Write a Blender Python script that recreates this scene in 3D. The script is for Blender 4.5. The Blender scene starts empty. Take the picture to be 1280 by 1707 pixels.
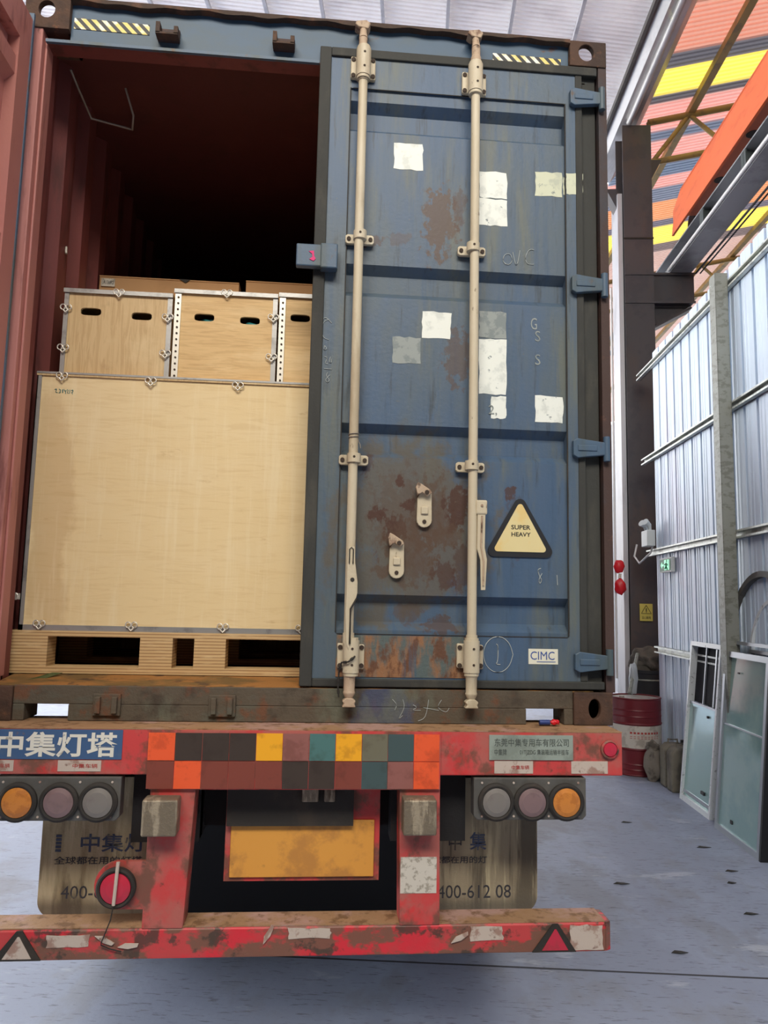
import bpy, math, random
from mathutils import Vector, Matrix
random.seed(7)
PI = math.pi
sc = bpy.context.scene
col = sc.collection
# ------------------------------------------------------------------ camera
cam_d = bpy.data.cameras.new('camera'); cam = bpy.data.objects.new('camera', cam_d); col.objects.link(cam)
_y, _p, _r = .0824, .1189, .0215
f = Vector((math.sin(_y)*math.cos(_p), math.cos(_y)*math.cos(_p), math.sin(_p)))
rt = Vector((math.cos(_y), -math.sin(_y), 0)); up = rt.cross(f)
r2 = rt*math.cos(_r)+up*math.sin(_r); u2 = -rt*math.sin(_r)+up*math.cos(_r)
M = Matrix.Identity(4)
for i in range(3):
    M[i][0] = r2[i]; M[i][1] = u2[i]; M[i][2] = -f[i]
M.translation = (1.2709, -2.9274, 1.94)
cam.matrix_world = M
cam_d.sensor_fit = 'HORIZONTAL'; cam_d.sensor_width = 36; cam_d.lens = 36*1254.1/1280; cam_d.clip_start = .05; cam_d.clip_end = 400
sc.camera = cam
# ------------------------------------------------------------------ world, light, exposure
w = bpy.data.worlds.new('sky'); sc.world = w; w.use_nodes = True
nt = w.node_tree; nt.nodes.clear()
o_ = nt.nodes.new('ShaderNodeOutputWorld'); b_ = nt.nodes.new('ShaderNodeBackground')
tc = nt.nodes.new('ShaderNodeTexCoord'); sx = nt.nodes.new('ShaderNodeSeparateXYZ'); cr = nt.nodes.new('ShaderNodeValToRGB')
nt.links.new(tc.outputs['Generated'], sx.inputs[0]); nt.links.new(sx.outputs['Z'], cr.inputs[0])
cr.color_ramp.elements[0].position = 0; cr.color_ramp.elements[0].color = (1, .985, .96, 1)
cr.color_ramp.elements[1].position = .7; cr.color_ramp.elements[1].color = (.86, .92, 1, 1)
nt.links.new(cr.outputs[0], b_.inputs[0]); b_.inputs[1].default_value = 4.2
nt.links.new(b_.outputs[0], o_.inputs[0])
def area(name, loc, target, sx_, sy_, energy, color):
    ld_ = bpy.data.lights.new(name, 'AREA'); ld_.shape = 'RECTANGLE'; ld_.size = sx_; ld_.size_y = sy_; ld_.energy = energy; ld_.color = color
    lo = bpy.data.objects.new(name, ld_); col.objects.link(lo); lo.location = loc
    lo.rotation_euler = (Vector(target)-Vector(loc)).to_track_quat('-Z', 'Y').to_euler(); return lo
area('added_fill_light', (.5, -6.2, 8.0), (1.2, 0, 2.0), 7, 2.2, 600, (1, .94, .84))  # warm fill light added above and behind the camera, not a roof opening
sc.view_settings.view_transform = 'Standard'; sc.view_settings.look = 'None'; sc.view_settings.gamma = 1
sc.view_settings.use_curve_mapping = False
sc.view_settings.exposure = 0.35
try:
    sc.cycles.use_denoising = True; sc.cycles.max_bounces = 8; sc.cycles.diffuse_bounces = 5
except Exception: pass

# ------------------------------------------------------------------ frames
Z0 = 1.481                      # underside of the container above the ground
TH = .1326
BX = Vector((math.cos(TH), -math.sin(TH), 0)); BY = Vector((math.sin(TH), math.cos(TH), 0)); BO = Vector((1.27, -2.93, 0))
def fB(v): return BO + BX*v[0] + BY*v[1] + Vector((0, 0, v[2]))      # hall frame
def fC(v): return Vector((v[0], v[1], v[2]+Z0))                       # container frame

# ------------------------------------------------------------------ materials
def S(c):
    return tuple(((x/255)/12.92 if x/255 <= .04045 else ((x/255+.055)/1.055)**2.4) for x in c)
def mat(name, base, rough=.6, metal=0., layers=(), bump=0., bscale=60, rot=False, transl=0., emis=None, spec=.5):
    m = bpy.data.materials.new(name); m.use_nodes = True
    t = m.node_tree; n = t.nodes; L = t.links
    bs = n['Principled BSDF']
    tcn = n.new('ShaderNodeTexCoord'); co = tcn.outputs['Object']
    if rot:
        mp = n.new('ShaderNodeMapping'); mp.vector_type = 'POINT'; mp.inputs['Rotation'].default_value = (0, 0, TH)
        mp.inputs['Location'].default_value = (0, 0, 0)
        L.new(co, mp.inputs[0]); co = mp.outputs[0]
    def math_(op, a, b=None, clamp=False):
        q = n.new('ShaderNodeMath'); q.operation = op; q.use_clamp = clamp
        for i, v in enumerate((a, b)):
            if v is None: continue
            if isinstance(v, (int, float)): q.inputs[i].default_value = v
            else: L.new(v, q.inputs[i])
        return q.outputs[0]
    def ramp(v, lo, hi):
        q = n.new('ShaderNodeMapRange'); q.interpolation_type = 'SMOOTHSTEP'
        q.inputs['From Min'].default_value = lo; q.inputs['From Max'].default_value = hi
        L.new(v, q.inputs['Value']); return q.outputs['Result']
    def noise(scale, st=(1, 1, 1), detail=5, off=0, dist=0):
        mp = n.new('ShaderNodeMapping'); mp.inputs['Scale'].default_value = st; mp.inputs['Location'].default_value = (off, off*.7, off*1.3)
        L.new(co, mp.inputs[0]); q = n.new('ShaderNodeTexNoise'); q.inputs['Scale'].default_value = scale
        q.inputs['Detail'].default_value = detail; q.inputs['Roughness'].default_value = .62; q.inputs['Distortion'].default_value = dist
        L.new(mp.outputs[0], q.inputs['Vector']); return q.outputs['Fac']
    def mask(sp):
        k = sp[0]
        if k == 'n':      # noise, scale, lo, hi, stretch, offset
            return ramp(noise(sp[1], sp[4] if len(sp) > 4 else (1, 1, 1), 6, sp[5] if len(sp) > 5 else 0), sp[2], sp[3])
        if k == 'b':      # blob: centre, radii, ragged
            v = n.new('ShaderNodeVectorMath'); v.operation = 'SUBTRACT'; L.new(co, v.inputs[0]); v.inputs[1].default_value = sp[1]
            v2 = n.new('ShaderNodeVectorMath'); v2.operation = 'DIVIDE'; L.new(v.outputs[0], v2.inputs[0]); v2.inputs[1].default_value = sp[2]
            v3 = n.new('ShaderNodeVectorMath'); v3.operation = 'LENGTH'; L.new(v2.outputs[0], v3.inputs[0])
            d = math_('SUBTRACT', 1., v3.outputs['Value'])
            nz = math_('MULTIPLY', math_('SUBTRACT', noise(sp[4] if len(sp) > 4 else 25, (1, 1, .7), 6, 3), .5), sp[3])
            return ramp(math_('ADD', d, nz), 0., .35)
        if k == 's':      # stripes along an axis: axis, period, offset, lo, hi   (sin)
            s = n.new('ShaderNodeSeparateXYZ'); L.new(co, s.inputs[0])
            v = math_('SINE', math_('MULTIPLY', math_('ADD', s.outputs[sp[1]], sp[3]), 2*PI/sp[2]))
            return ramp(v, sp[4], sp[5])
        if k == 'r':      # range on an axis: axis, a, b, soft
            s = n.new('ShaderNodeSeparateXYZ'); L.new(co, s.inputs[0]); v = s.outputs[sp[1]]
            e = sp[4] if len(sp) > 4 else .005
            return math_('MULTIPLY', ramp(v, sp[2]-e, sp[2]+e), math_('SUBTRACT', 1., ramp(v, sp[3]-e, sp[3]+e)))
        if k == 'd':      # diagonal stripes in XZ: period, slope
            s = n.new('ShaderNodeSeparateXYZ'); L.new(co, s.inputs[0])
            v = math_('SINE', math_('MULTIPLY', math_('ADD', s.outputs['X'], math_('MULTIPLY', s.outputs['Z'], sp[2])), 2*PI/sp[1]))
            return ramp(v, -.05, .05)
        if k == 'w':      # wood grain: scale, axis stretch, lo, hi
            return ramp(noise(sp[1], sp[2], 4, 5, 1.2), sp[3], sp[4])
    c = (*S(base), 1); cur = None
    for ly in layers:
        colr, amt, specs = ly[0], ly[1], ly[2:]
        mk = mask(specs[0])
        for sp in specs[1:]: mk = math_('MULTIPLY', mk, mask(sp))
        mk = math_('MULTIPLY', mk, amt, True)
        mx = n.new('ShaderNodeMix'); mx.data_type = 'RGBA'; L.new(mk, mx.inputs[0])
        if cur is None: mx.inputs[6].default_value = c
        else: L.new(cur, mx.inputs[6])
        mx.inputs[7].default_value = (*S(colr), 1); cur = mx.outputs[2]
    if cur is None: bs.inputs['Base Color'].default_value = c
    else: L.new(cur, bs.inputs['Base Color'])
    bs.inputs['Roughness'].default_value = rough; bs.inputs['Metallic'].default_value = metal
    bs.inputs['Specular IOR Level'].default_value = spec
    if bump:
        bp = n.new('ShaderNodeBump'); bp.inputs['Strength'].default_value = bump; bp.inputs['Distance'].default_value = .01
        L.new(noise(bscale), bp.inputs['Height']); L.new(bp.outputs[0], bs.inputs['Normal'])
    if emis:
        bs.inputs['Emission Color'].default_value = (*S(emis[0]), 1); bs.inputs['Emission Strength'].default_value = emis[1]
    if transl:
        tr = n.new('ShaderNodeBsdfTranslucent'); ms = n.new('ShaderNodeMixShader'); ms.inputs[0].default_value = transl
        if cur is None: tr.inputs[0].default_value = c
        else: L.new(cur, tr.inputs[0])
        out = n['Material Output']; L.new(bs.outputs[0], ms.inputs[1]); L.new(tr.outputs[0], ms.inputs[2]); L.new(ms.outputs[0], out.inputs[0])
    return m

RB = (72, 44, 32); RB2 = (104, 62, 38)
def C3(x, z): return (x, 0, z+Z0)
rust_blobs = []
for (x, z, rx, rz, a) in ((1.72, 2.03, .075, .17, .75), (1.80, 2.10, .03, .09, .5), (1.60, .79, .16, .2, .35), (1.71, .80, .1, .18, .55), (1.80, .84, .05, .1, .8), (1.61, .84, .03, .03, .9),
                          (1.56, .74, .045, .06, .9), (1.49, .80, .035, .035, .9), (1.575, .93, .02, .03, .9), (1.76, .72, .09, .05, .5), (1.62, .66, .12, .14, .5), (1.52, .58, .06, .03, .6),
                          (1.76, .57, .05, .06, .6), (2.02, .905, .03, .03, .7), (2.04, .78, .035, .14, .3), (1.83, .6, .05, .1, .5), (1.43, 1.93, .05, .03, .6), (1.62, .42, .06, .05, .4),
                          (1.75, .37, .07, .04, .6), (1.55, 1.95, .06, .03, .4), (1.80, 1.45, .06, .12, .55), (1.44, 1.0, .03, .05, .5)):
    rust_blobs.append((RB if rx < .06 else (84, 62, 46), min(1, a*1.15), ('b', C3(x, z), (rx*1.05, 1.0, rz*1.05), 3.0, 34)))
m_blue = mat('door_blue', (70, 92, 118), .5, .0, [
    ((84, 96, 102), .8, ('n', 2.2, .40, .6, (1, 1, .35), 2)),
    ((104, 106, 90), .65, ('n', 5, .5, .68, (2, 1, .25), 7)),
    ((50, 54, 54), .6, ('n', 14, .56, .7, (2.5, 1, .22), 11)),
    ((58, 84, 112), .5, ('n', 9, .5, .7, (3, 1, .2), 4)),
    ((92, 84, 70), .8, ('b', C3(1.62, .74), (.36, 1, .40), 2.0, 9)),
    *rust_blobs,
    ((110, 104, 84), .5, ('n', 60, .66, .74, (1, 1, 1), 9))], bump=.12)
m_bluef = mat('frame_blue', (72, 94, 116), .5, 0, [
    ((74, 84, 80), .8, ('n', 3, .45, .65, (2, 1, .4), 1)), ((96, 72, 50), .8, ('n', 14, .6, .7, (1, 1, .6), 5)), ((60, 44, 36), .8, ('n', 9, .66, .74, (1, 1, .5), 12)),
    ((150, 150, 140), .5, ('n', 70, .7, .76))], bump=.1)
m_head = mat('header_blue', (60, 86, 110), .5, 0, [
    ((68, 84, 92), .6, ('n', 3, .45, .65, (1, 1, 2), 1)), ((88, 58, 42), .8, ('n', 11, .64, .72, (.6, 1, 1), 5))], bump=.05)
m_kick = mat('kick_plate_rust', (84, 96, 94), .65, 0, [
    ((150, 100, 58), .85, ('n', 9, .45, .6, (1.4, 1, .5), 3)), ((96, 58, 34), .9, ('n', 16, .52, .62, (1, 1, .5), 8)), ((120, 122, 110), .6, ('n', 6, .55, .7, (4, 1, .2), 5)),
    ((62, 86, 104), .8, ('n', 5, .6, .7, (3, 1, .2), 15))], bump=.3)
m_gask = mat('rubber_gasket', (54, 54, 50), .75, 0, [((78, 74, 64), .6, ('n', 8, .5, .7, (1, 1, .3))), ((34, 34, 32), .6, ('n', 4, .5, .7, (1, 1, .3), 7))], bump=.15)
m_sill = mat('sill_rust', (88, 78, 64), .75, 0, [
    ((88, 92, 82), .5, ('n', 5, .52, .66, (.6, 1, 2), 3)), ((110, 70, 46), .85, ('n', 9, .52, .64)), ((50, 38, 30), .7, ('n', 7, .5, .68, (1, 1, 1), 6)),
    ((62, 74, 104), .7, ('b', C3(1.53, .04), (.13, 1, .14), 1.5, 22)), ((104, 108, 92), .6, ('n', 3, .54, .64, (1, 1, .6), 16))], bump=.35)
m_cast = mat('corner_casting_rust', (82, 58, 44), .8, 0, [((54, 40, 34), .8, ('n', 6, .45, .62)), ((122, 80, 54), .7, ('n', 20, .58, .7))], bump=.4)
m_post = mat('post_brown', (70, 50, 44), .7, 0, [((56, 62, 70), .7, ('n', 3, .5, .65, (1, 1, .5))), ((110, 72, 56), .6, ('n', 12, .6, .7))], bump=.2)
m_lip = mat('rusty_lip', (70, 54, 44), .8, 0, [((112, 76, 56), .7, ('n', 7, .5, .65, (1, 1, 1)))], bump=.4)
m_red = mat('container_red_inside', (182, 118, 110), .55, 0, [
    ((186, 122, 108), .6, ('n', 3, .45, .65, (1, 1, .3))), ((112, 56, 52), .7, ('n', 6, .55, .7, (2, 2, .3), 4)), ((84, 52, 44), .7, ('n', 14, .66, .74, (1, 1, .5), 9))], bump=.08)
m_redin = mat('container_red_shaded', (92, 44, 42), .6, 0, [
    ((104, 54, 48), .6, ('n', 3, .5, .7, (1, 1, .3))), ((80, 42, 38), .7, ('n', 7, .5, .7, (1, 1, .4), 4))], bump=.08)  # darker copy of the inside red, interior shade put into the colour
m_redmid = mat('container_red_half_shaded', (120, 60, 56), .6, 0, [((140, 76, 68), .6, ('n', 3, .5, .7, (1, 1, .3))), ((84, 46, 42), .8, ('n', 5, .5, .66, (2, 2, .4), 4))], bump=.08)  # inside red toned down, partial interior shade put into the colour
m_floorb = mat('container_floor_boards', (120, 88, 56), .7, 0, [((84, 58, 36), .7, ('w', 8, (8, .5, 1), .4, .6))], bump=.2)
m_thresh = mat('threshold_rust', (156, 106, 52), .75, 0, [((96, 78, 42), .8, ('n', 7, .45, .6, (.5, 1, 1))), ((70, 50, 34), .8, ('n', 12, .55, .65))], bump=.4)
m_cream = mat('lock_gear_cream', (202, 188, 160), .5, .0, [
    ((168, 150, 122), .7, ('n', 7, .5, .68, (1, 1, .3))), ((110, 88, 66), .8, ('n', 40, .64, .72, (1, 1, .5), 3)), ((226, 216, 194), .5, ('n', 5, .5, .7, (1, 1, .2), 8))], bump=.12)
m_creamr = mat('lock_cam_rusty', (186, 162, 136), .6, 0, [((112, 76, 56), .9, ('n', 14, .5, .62, (1, 1, .6))), ((74, 52, 40), .8, ('n', 22, .58, .68))], bump=.3)
m_hole = mat('dark_rivet', (62, 48, 38), .8)
m_black = mat('added_sheet_black', (24, 24, 25), .7)
m_plyL = mat('crate_plywood', (226, 200, 150), .6, 0, [
    ((228, 204, 158), .7, ('n', 1.6, .42, .62, (1, 1, 2))), ((208, 176, 124), .4, ('w', 4, (1.2, 1, 12), .46, .7)), ((186, 148, 96), .5, ('n', 7, .62, .74, (1, 1, 3), 4)),
    ((176, 134, 84), .3, ('b', (.17, .2, Z0+.75), (.1, 2, .6), 2, 6)), ((236, 218, 178), .4, ('n', 4, .5, .7, (6, 1, .4), 8)),
    ((150, 104, 60), .7, ('n', 22, .74, .8, (1, 1, 2), 2))], bump=.04)
m_plyS = mat('small_crate_plywood', (206, 176, 128), .6, 0, [
    ((186, 152, 104), .7, ('w', 9, (7, 1, .5), .42, .62)), ((150, 120, 80), .6, ('n', 5, .58, .72, (1, 1, 1), 6)), ((224, 200, 154), .5, ('n', 3, .5, .7, (1, 1, 1), 1))], bump=.05)
m_plyS2 = mat('small_crate_plywood_horizontal_grain', (214, 178, 122), .6, 0, [
    ((192, 154, 100), .7, ('w', 9, (.6, 1, 9), .42, .62)), ((228, 200, 150), .5, ('n', 3, .5, .7, (1, 1, 3), 1))], bump=.05)
m_lvl = mat('pallet_laminate', (202, 168, 118), .65, 0, [((140, 100, 62), .75, ('s', 'Z', .0125, 0., .1, .9)), ((226, 198, 150), .5, ('n', 7, .5, .7, (1, 1, 8)))], bump=.1)
m_galv = mat('galvanised_strip', (168, 166, 162), .38, .55, [((120, 118, 114), .7, ('n', 12, .5, .7))], bump=.05)
m_clip = mat('spring_clip', (226, 220, 206), .35, .5)
m_kraft = mat('cardboard', (184, 142, 98), .8, 0, [((160, 120, 80), .5, ('n', 3, .5, .7))], bump=.03)
m_paper = mat('white_label', (206, 198, 184), .6, 0, [((150, 140, 124), .8, ('n', 40, .5, .6))])
m_trred = mat('trailer_red', (200, 66, 64), .5, 0, [
    ((170, 104, 92), .75, ('n', 4, .42, .58, (1, 1, 1), 2)), ((104, 74, 58), .85, ('n', 6, .5, .6, (1, 1, .8), 5)), ((214, 40, 44), .7, ('n', 10, .55, .7, (1, 1, 1), 9)),
    ((70, 58, 46), .8, ('n', 18, .64, .74, (1, 1, 1), 13))], bump=.12)
m_trdirt = mat('trailer_red_dirty', (212, 44, 56), .5, 0, [
    ((184, 74, 70), .7, ('n', 4, .44, .58, (1, 1, 1), 1)), ((112, 84, 66), .9, ('n', 8, .46, .54, (.8, 1, 1.3), 5)), ((66, 56, 46), .85, ('n', 12, .54, .62, (1, 1, 1.2), 11))], bump=.15)
m_trtop = mat('trailer_dusty_top', (158, 122, 88), .8, 0, [((176, 140, 130), .8, ('n', 3, .5, .6, (1, 1, 1), 1)), ((110, 78, 48), .8, ('n', 20, .5, .65))], bump=.4)
m_grime = mat('grimy_steel_dark', (46, 42, 38), .8, 0, [((70, 60, 50), .6, ('n', 6, .5, .7))], bump=.2)
m_under = mat('chassis_black', (24, 22, 22), .75, 0, [((34, 30, 28), .6, ('n', 5, .5, .7))], bump=.2)
m_block = mat('bumper_block_metal', (124, 112, 94), .5, .3, [((176, 162, 138), .8, ('n', 14, .5, .62, (2, 1, .5))), ((74, 56, 38), .9, ('n', 9, .54, .64, (2, 1, .6), 7))], bump=.5)
m_lpanel = mat('lamp_panel_grey', (86, 84, 80), .6, 0, [((70, 66, 60), .7, ('n', 5, .5, .65)), ((104, 98, 90), .5, ('n', 11, .55, .7))], bump=.08)
m_amber = mat('amber_lens', (206, 130, 56), .35, 0, [((176, 104, 44), .7, ('n', 18, .5, .6))], bump=.1)
m_greyl = mat('dusty_grey_lens', (124, 118, 112), .4, 0, [((108, 92, 92), .7, ('n', 12, .5, .65))])
m_pinkl = mat('dusty_pink_lens', (128, 104, 104), .4, 0, [((112, 92, 90), .7, ('n', 12, .5, .65))])
m_redl = mat('red_lens', (192, 44, 66), .35, 0, [((150, 60, 62), .6, ('n', 14, .5, .65))])
m_flap = mat('mudflap_tan', (184, 170, 136), .7, 0, [
    ((150, 134, 102), .8, ('n', 5, .45, .6, (3, 1, .3), 3)), ((208, 194, 160), .7, ('n', 7, .52, .66, (4, 1, .3), 8)), ((78, 68, 54), .8, ('n', 4, .56, .68, (3, 1, .5), 14)),
    ((86, 74, 58), .8, ('r', 'Z', Z0-.80, Z0-.66, .03))], bump=.2, bscale=90)
m_flapd = mat('mudflap_dirty', (164, 152, 126), .75, 0, [
    ((96, 88, 74), .9, ('n', 4, .46, .6, (4, 1, .25), 5)), ((196, 184, 150), .8, ('n', 8, .54, .64, (5, 1, .3), 1)), ((66, 44, 38), .8, ('n', 9, .6, .68, (4, 1, .3), 9)),
    ((92, 86, 74), .8, ('r', 'Z', Z0-.80, Z0-.67, .03))], bump=.25, bscale=90)
m_ink = mat('faded_dark_print', (58, 58, 64), .7, 0, [((120, 112, 92), .6, ('n', 18, .56, .66))])
m_blueink = mat('faded_blue_print', (62, 72, 98), .7, 0, [((130, 122, 104), .7, ('n', 22, .52, .62))])
m_sblue = mat('sign_blue', (62, 92, 132), .5, 0, [((92, 104, 120), .6, ('n', 6, .5, .65)), ((120, 100, 90), .7, ('n', 16, .64, .72))])
m_swhite = mat('sign_letters_white', (224, 220, 206), .5, 0, [((150, 140, 124), .8, ('n', 26, .6, .68))])
m_tapew = mat('worn_reflective_white', (196, 180, 166), .5, 0, [((150, 112, 96), .8, ('n', 14, .5, .6)), ((110, 70, 56), .8, ('n', 20, .6, .68))], bump=.1)
m_plate = mat('maker_plate_grey', (160, 170, 158), .4, .2, [((130, 138, 126), .7, ('n', 8, .5, .65)), ((96, 70, 56), .9, ('n', 14, .66, .72))])
m_platetx = mat('maker_plate_print', (84, 90, 84), .6)
m_redtx = mat('red_print', (176, 60, 54), .6)
m_yplate = mat('yellow_number_plate', (222, 156, 66), .5, 0, [((176, 120, 60), .7, ('n', 6, .46, .6)), ((120, 88, 52), .7, ('n', 9, .6, .7, (1, 1, 1), 4))])
m_mosaic = {k: mat('mosaic_block_'+k, c, .5, 0, [((c[0]*.8, c[1]*.75, c[2]*.7), .6, ('n', 14, .5, .65))]) for k, c in
         dict(yellow=(244, 172, 30), orange=(236, 92, 46), rose=(146, 92, 84), teal=(76, 116, 112), olive=(112, 108, 88), slate=(66, 84, 84), dark=(62, 50, 42), brick=(128, 62, 48)).items()}
m_mosw = mat('mosaic_white', (236, 238, 228), .5, 0, [((200, 204, 196), .6, ('n', 20, .5, .65)), ((96, 108, 112), .85, ('n', 30, .64, .7))])
m_mosy = mat('mosaic_cream', (208, 210, 182), .5, 0, [((170, 176, 160), .6, ('n', 20, .5, .65)), ((96, 108, 112), .85, ('n', 30, .62, .68))])
m_fadeg = mat('faded_letter_and_mosaic_grey', (146, 152, 148), .5, 0, [((112, 122, 122), .7, ('n', 20, .5, .6))])
m_chalk = mat('chalk', (176, 182, 180), .9)
m_super = mat('placard_cream', (226, 208, 152), .5, 0, [((232, 190, 104), .5, ('n', 7, .5, .66)), ((214, 206, 178), .6, ('n', 4, .5, .6, (1, 1, 1), 5))])
m_blk = mat('placard_black', (26, 27, 32), .6)
m_haz = mat('hazard_tape', (30, 30, 32), .5, 0, [((238, 236, 226), 1, ('d', .041, .95)), ((240, 208, 60), .8, ('d', .041, .95), ('n', 9, .44, .54))])
m_pink = mat('pink_mark', (220, 60, 120), .7)
m_cimc = mat('sticker_cream', (226, 222, 200), .5, 0, [((190, 176, 130), .6, ('n', 20, .6, .7))])
m_navy = mat('logo_blue', (60, 86, 150), .5)
m_green = mat('green_strap', (76, 84, 44), .8, 0, [((120, 122, 84), .6, ('n', 8, .5, .6))])
m_wire = mat('dull_wire', (150, 140, 128), .5, .3)
m_conc = mat('concrete_floor', (142, 150, 170), .62, 0, [
    ((160, 170, 192), .7, ('n', .8, .45, .62, (1, .5, 1))), ((136, 140, 150), .7, ('n', 3, .5, .66, (1, .6, 1), 3)), ((116, 116, 122), .7, ('n', 11, .62, .7, (.6, 2.2, 1), 7)),
    ((88, 88, 94), .8, ('n', 40, .7, .75, (1, 1, 1), 5)), ((196, 200, 208), .5, ('n', 1.7, .6, .7, (1, 2.4, 1), 9)), ((112, 106, 102), .6, ('n', .6, .52, .66, (1, 1, 1), 21)), ((96, 98, 106), .7, ('n', 22, .58, .66, (.5, 3, 1), 31))], bump=.25, bscale=14, rot=True)
m_joint = mat('floor_joint_dark', (58, 58, 62), .8)
m_roofw = mat('roof_white_sheet', (232, 228, 228), .5, 0, [((206, 200, 202), .6, ('n', .8, .45, .6))], transl=.07)
m_beige = mat('gutter_metal', (196, 194, 192), .4, .4, [((160, 158, 156), .7, ('n', 2, .45, .6, (1, .3, 1))), ((206, 204, 180), .7, ('n', 3, .62, .7, (1, .5, 1), 8))], bump=.04, rot=True)
bands = [(7.0, 8.46, (92, 88, 90)), (9.32, 9.62, (110, 106, 110)), (10.18, 10.36, (110, 104, 106)), (11.1, 11.36, (122, 128, 142)), (12.1, 12.5, (122, 132, 148)), (12.9, 13.42, (134, 138, 150)), (14.2, 14.5, (132, 124, 132)), (15.3, 15.7, (140, 124, 120))]
_off = (BO.x*math.sin(TH)+BO.y*math.cos(TH))
def yb(a): return a+_off
m_roofr = mat('roof_painted_sheet', (216, 160, 138), .6, 0, [((224, 176, 168), .8, ('r', 'Y', yb(10.36), yb(12.9), .02)), ((224, 168, 120), .9, ('r', 'Y', yb(13.42), yb(14.2), .02)),
    ((206, 186, 176), .8, ('r', 'Y', yb(15.3), yb(40), .02)), *[(c, 1, ('r', 'Y', yb(a), yb(b), .02)) for a, b, c in bands],
    ((240, 224, 120), 1, ('r', 'Y', yb(9.62), yb(10.18), .015)), ((240, 224, 120), 1, ('r', 'Y', yb(14.5), yb(15.3), .015))], rot=True, transl=.4)
m_colm = mat('column_dark_grey', (74, 72, 76), .55, .1, [((86, 72, 66), .6, ('n', 1.2, .45, .6, (1, 1, .4))), ((60, 60, 68), .5, ('n', 3, .5, .6))], bump=.04)
m_steelw = mat('column_light_face', (196, 196, 200), .5, .1, [((160, 160, 166), .6, ('n', 3, .5, .65, (1, 1, .3)))])
m_runway = mat('runway_grey', (150, 152, 156), .5, .2, [((120, 122, 126), .6, ('n', 1.5, .5, .6))])
m_dgrn = mat('stiffener_dark', (70, 78, 78), .6)
m_orange = mat('crane_orange', (236, 112, 62), .5, 0, [((214, 96, 52), .6, ('n', 3, .5, .65, (1, 1, 3)))])
m_pinko = mat('crane_orange_underside', (222, 132, 100), .6)
m_olive = mat('truss_mustard', (164, 138, 78), .6, 0, [((124, 108, 78), .7, ('n', 4, .5, .62))])
m_pipe = mat('white_pipe', (226, 226, 226), .4)
m_wall = mat('wall_galvanised_sheet', (214, 230, 246), .45, .12, [((204, 216, 234), .7, ('n', 1.1, .42, .6, (1, 1, .4))), ((214, 206, 224), .5, ('n', 1.6, .5, .65, (1, 1, .3), 5))], rot=True)
m_gird = mat('galvanised_rail', (206, 210, 206), .4, .35, [((150, 154, 150), .7, ('n', 8, .5, .62)), ((222, 228, 216), .6, ('n', 4, .5, .6, (1, 1, 1), 5))], bump=.1)
m_gpost = mat('galvanised_post_dull', (142, 144, 136), .5, .35, [((112, 112, 102), .7, ('n', 12, .5, .6, (1, 1, 2))), ((200, 204, 200), .8, ('n', 26, .66, .72))], bump=.15)
m_drum = mat('drum_maroon', (112, 30, 38), .4, 0, [((100, 28, 34), .6, ('n', 4, .5, .65))])
m_drumw = mat('drum_white_band', (206, 198, 186), .5, 0, [((160, 148, 136), .7, ('n', 9, .5, .62))])
m_drumt = mat('drum_lid', (172, 166, 158), .5, .2, [((90, 70, 60), .7, ('n', 12, .56, .66))])
m_jerry = mat('jerrycan_grubby', (116, 110, 96), .6, 0, [((80, 76, 68), .8, ('n', 5, .45, .6))])
m_sack = mat('sack_grubby', (122, 114, 104), .85, 0, [((74, 68, 62), .8, ('n', 8, .45, .6))], bump=.6, bscale=30)
m_tarp = mat('tarp_grey', (96, 90, 82), .85, 0, [((62, 58, 54), .8, ('n', 9, .45, .6))], bump=.6, bscale=30)
m_bag = mat('clear_plastic_bag', (206, 212, 216), .3, 0, transl=.4)
m_alum = mat('aluminium_frame', (170, 176, 184), .35, .6)
m_alumw = mat('white_frame', (226, 232, 236), .4, .1, [((160, 164, 168), .8, ('n', 24, .58, .66))])
m_glass = mat('greenish_glass', (156, 192, 190), .07, .25, [((192, 218, 210), .5, ('n', 1.3, .45, .6))], spec=.9)
m_dark = mat('dark_opening', (22, 22, 30), .9)
m_exit = mat('exit_green', (36, 110, 84), .5)
m_exitw = mat('exit_pictogram', (190, 255, 222), .5, emis=((150, 255, 200), .5))
m_warn = mat('warning_yellow', (208, 196, 96), .5)
m_wbox = mat('white_box', (206, 212, 212), .5)
m_redc = mat('red_plastic', (206, 24, 36), .4)
m_batt = mat('blue_cap', (40, 60, 120), .4)
m_tyre = mat('tyre', (28, 28, 28), .85, bump=.2)
m_teal = mat('teal_film', (40, 120, 122), .4)
m_hall = mat('hall_wall_grey', (96, 92, 88), .8)
m_roofo = mat('roof_dull_sheet', (150, 146, 142), .7)
m_dirtw = mat('far_panel_white', (236, 240, 244), .5, 0, transl=.4)

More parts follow.
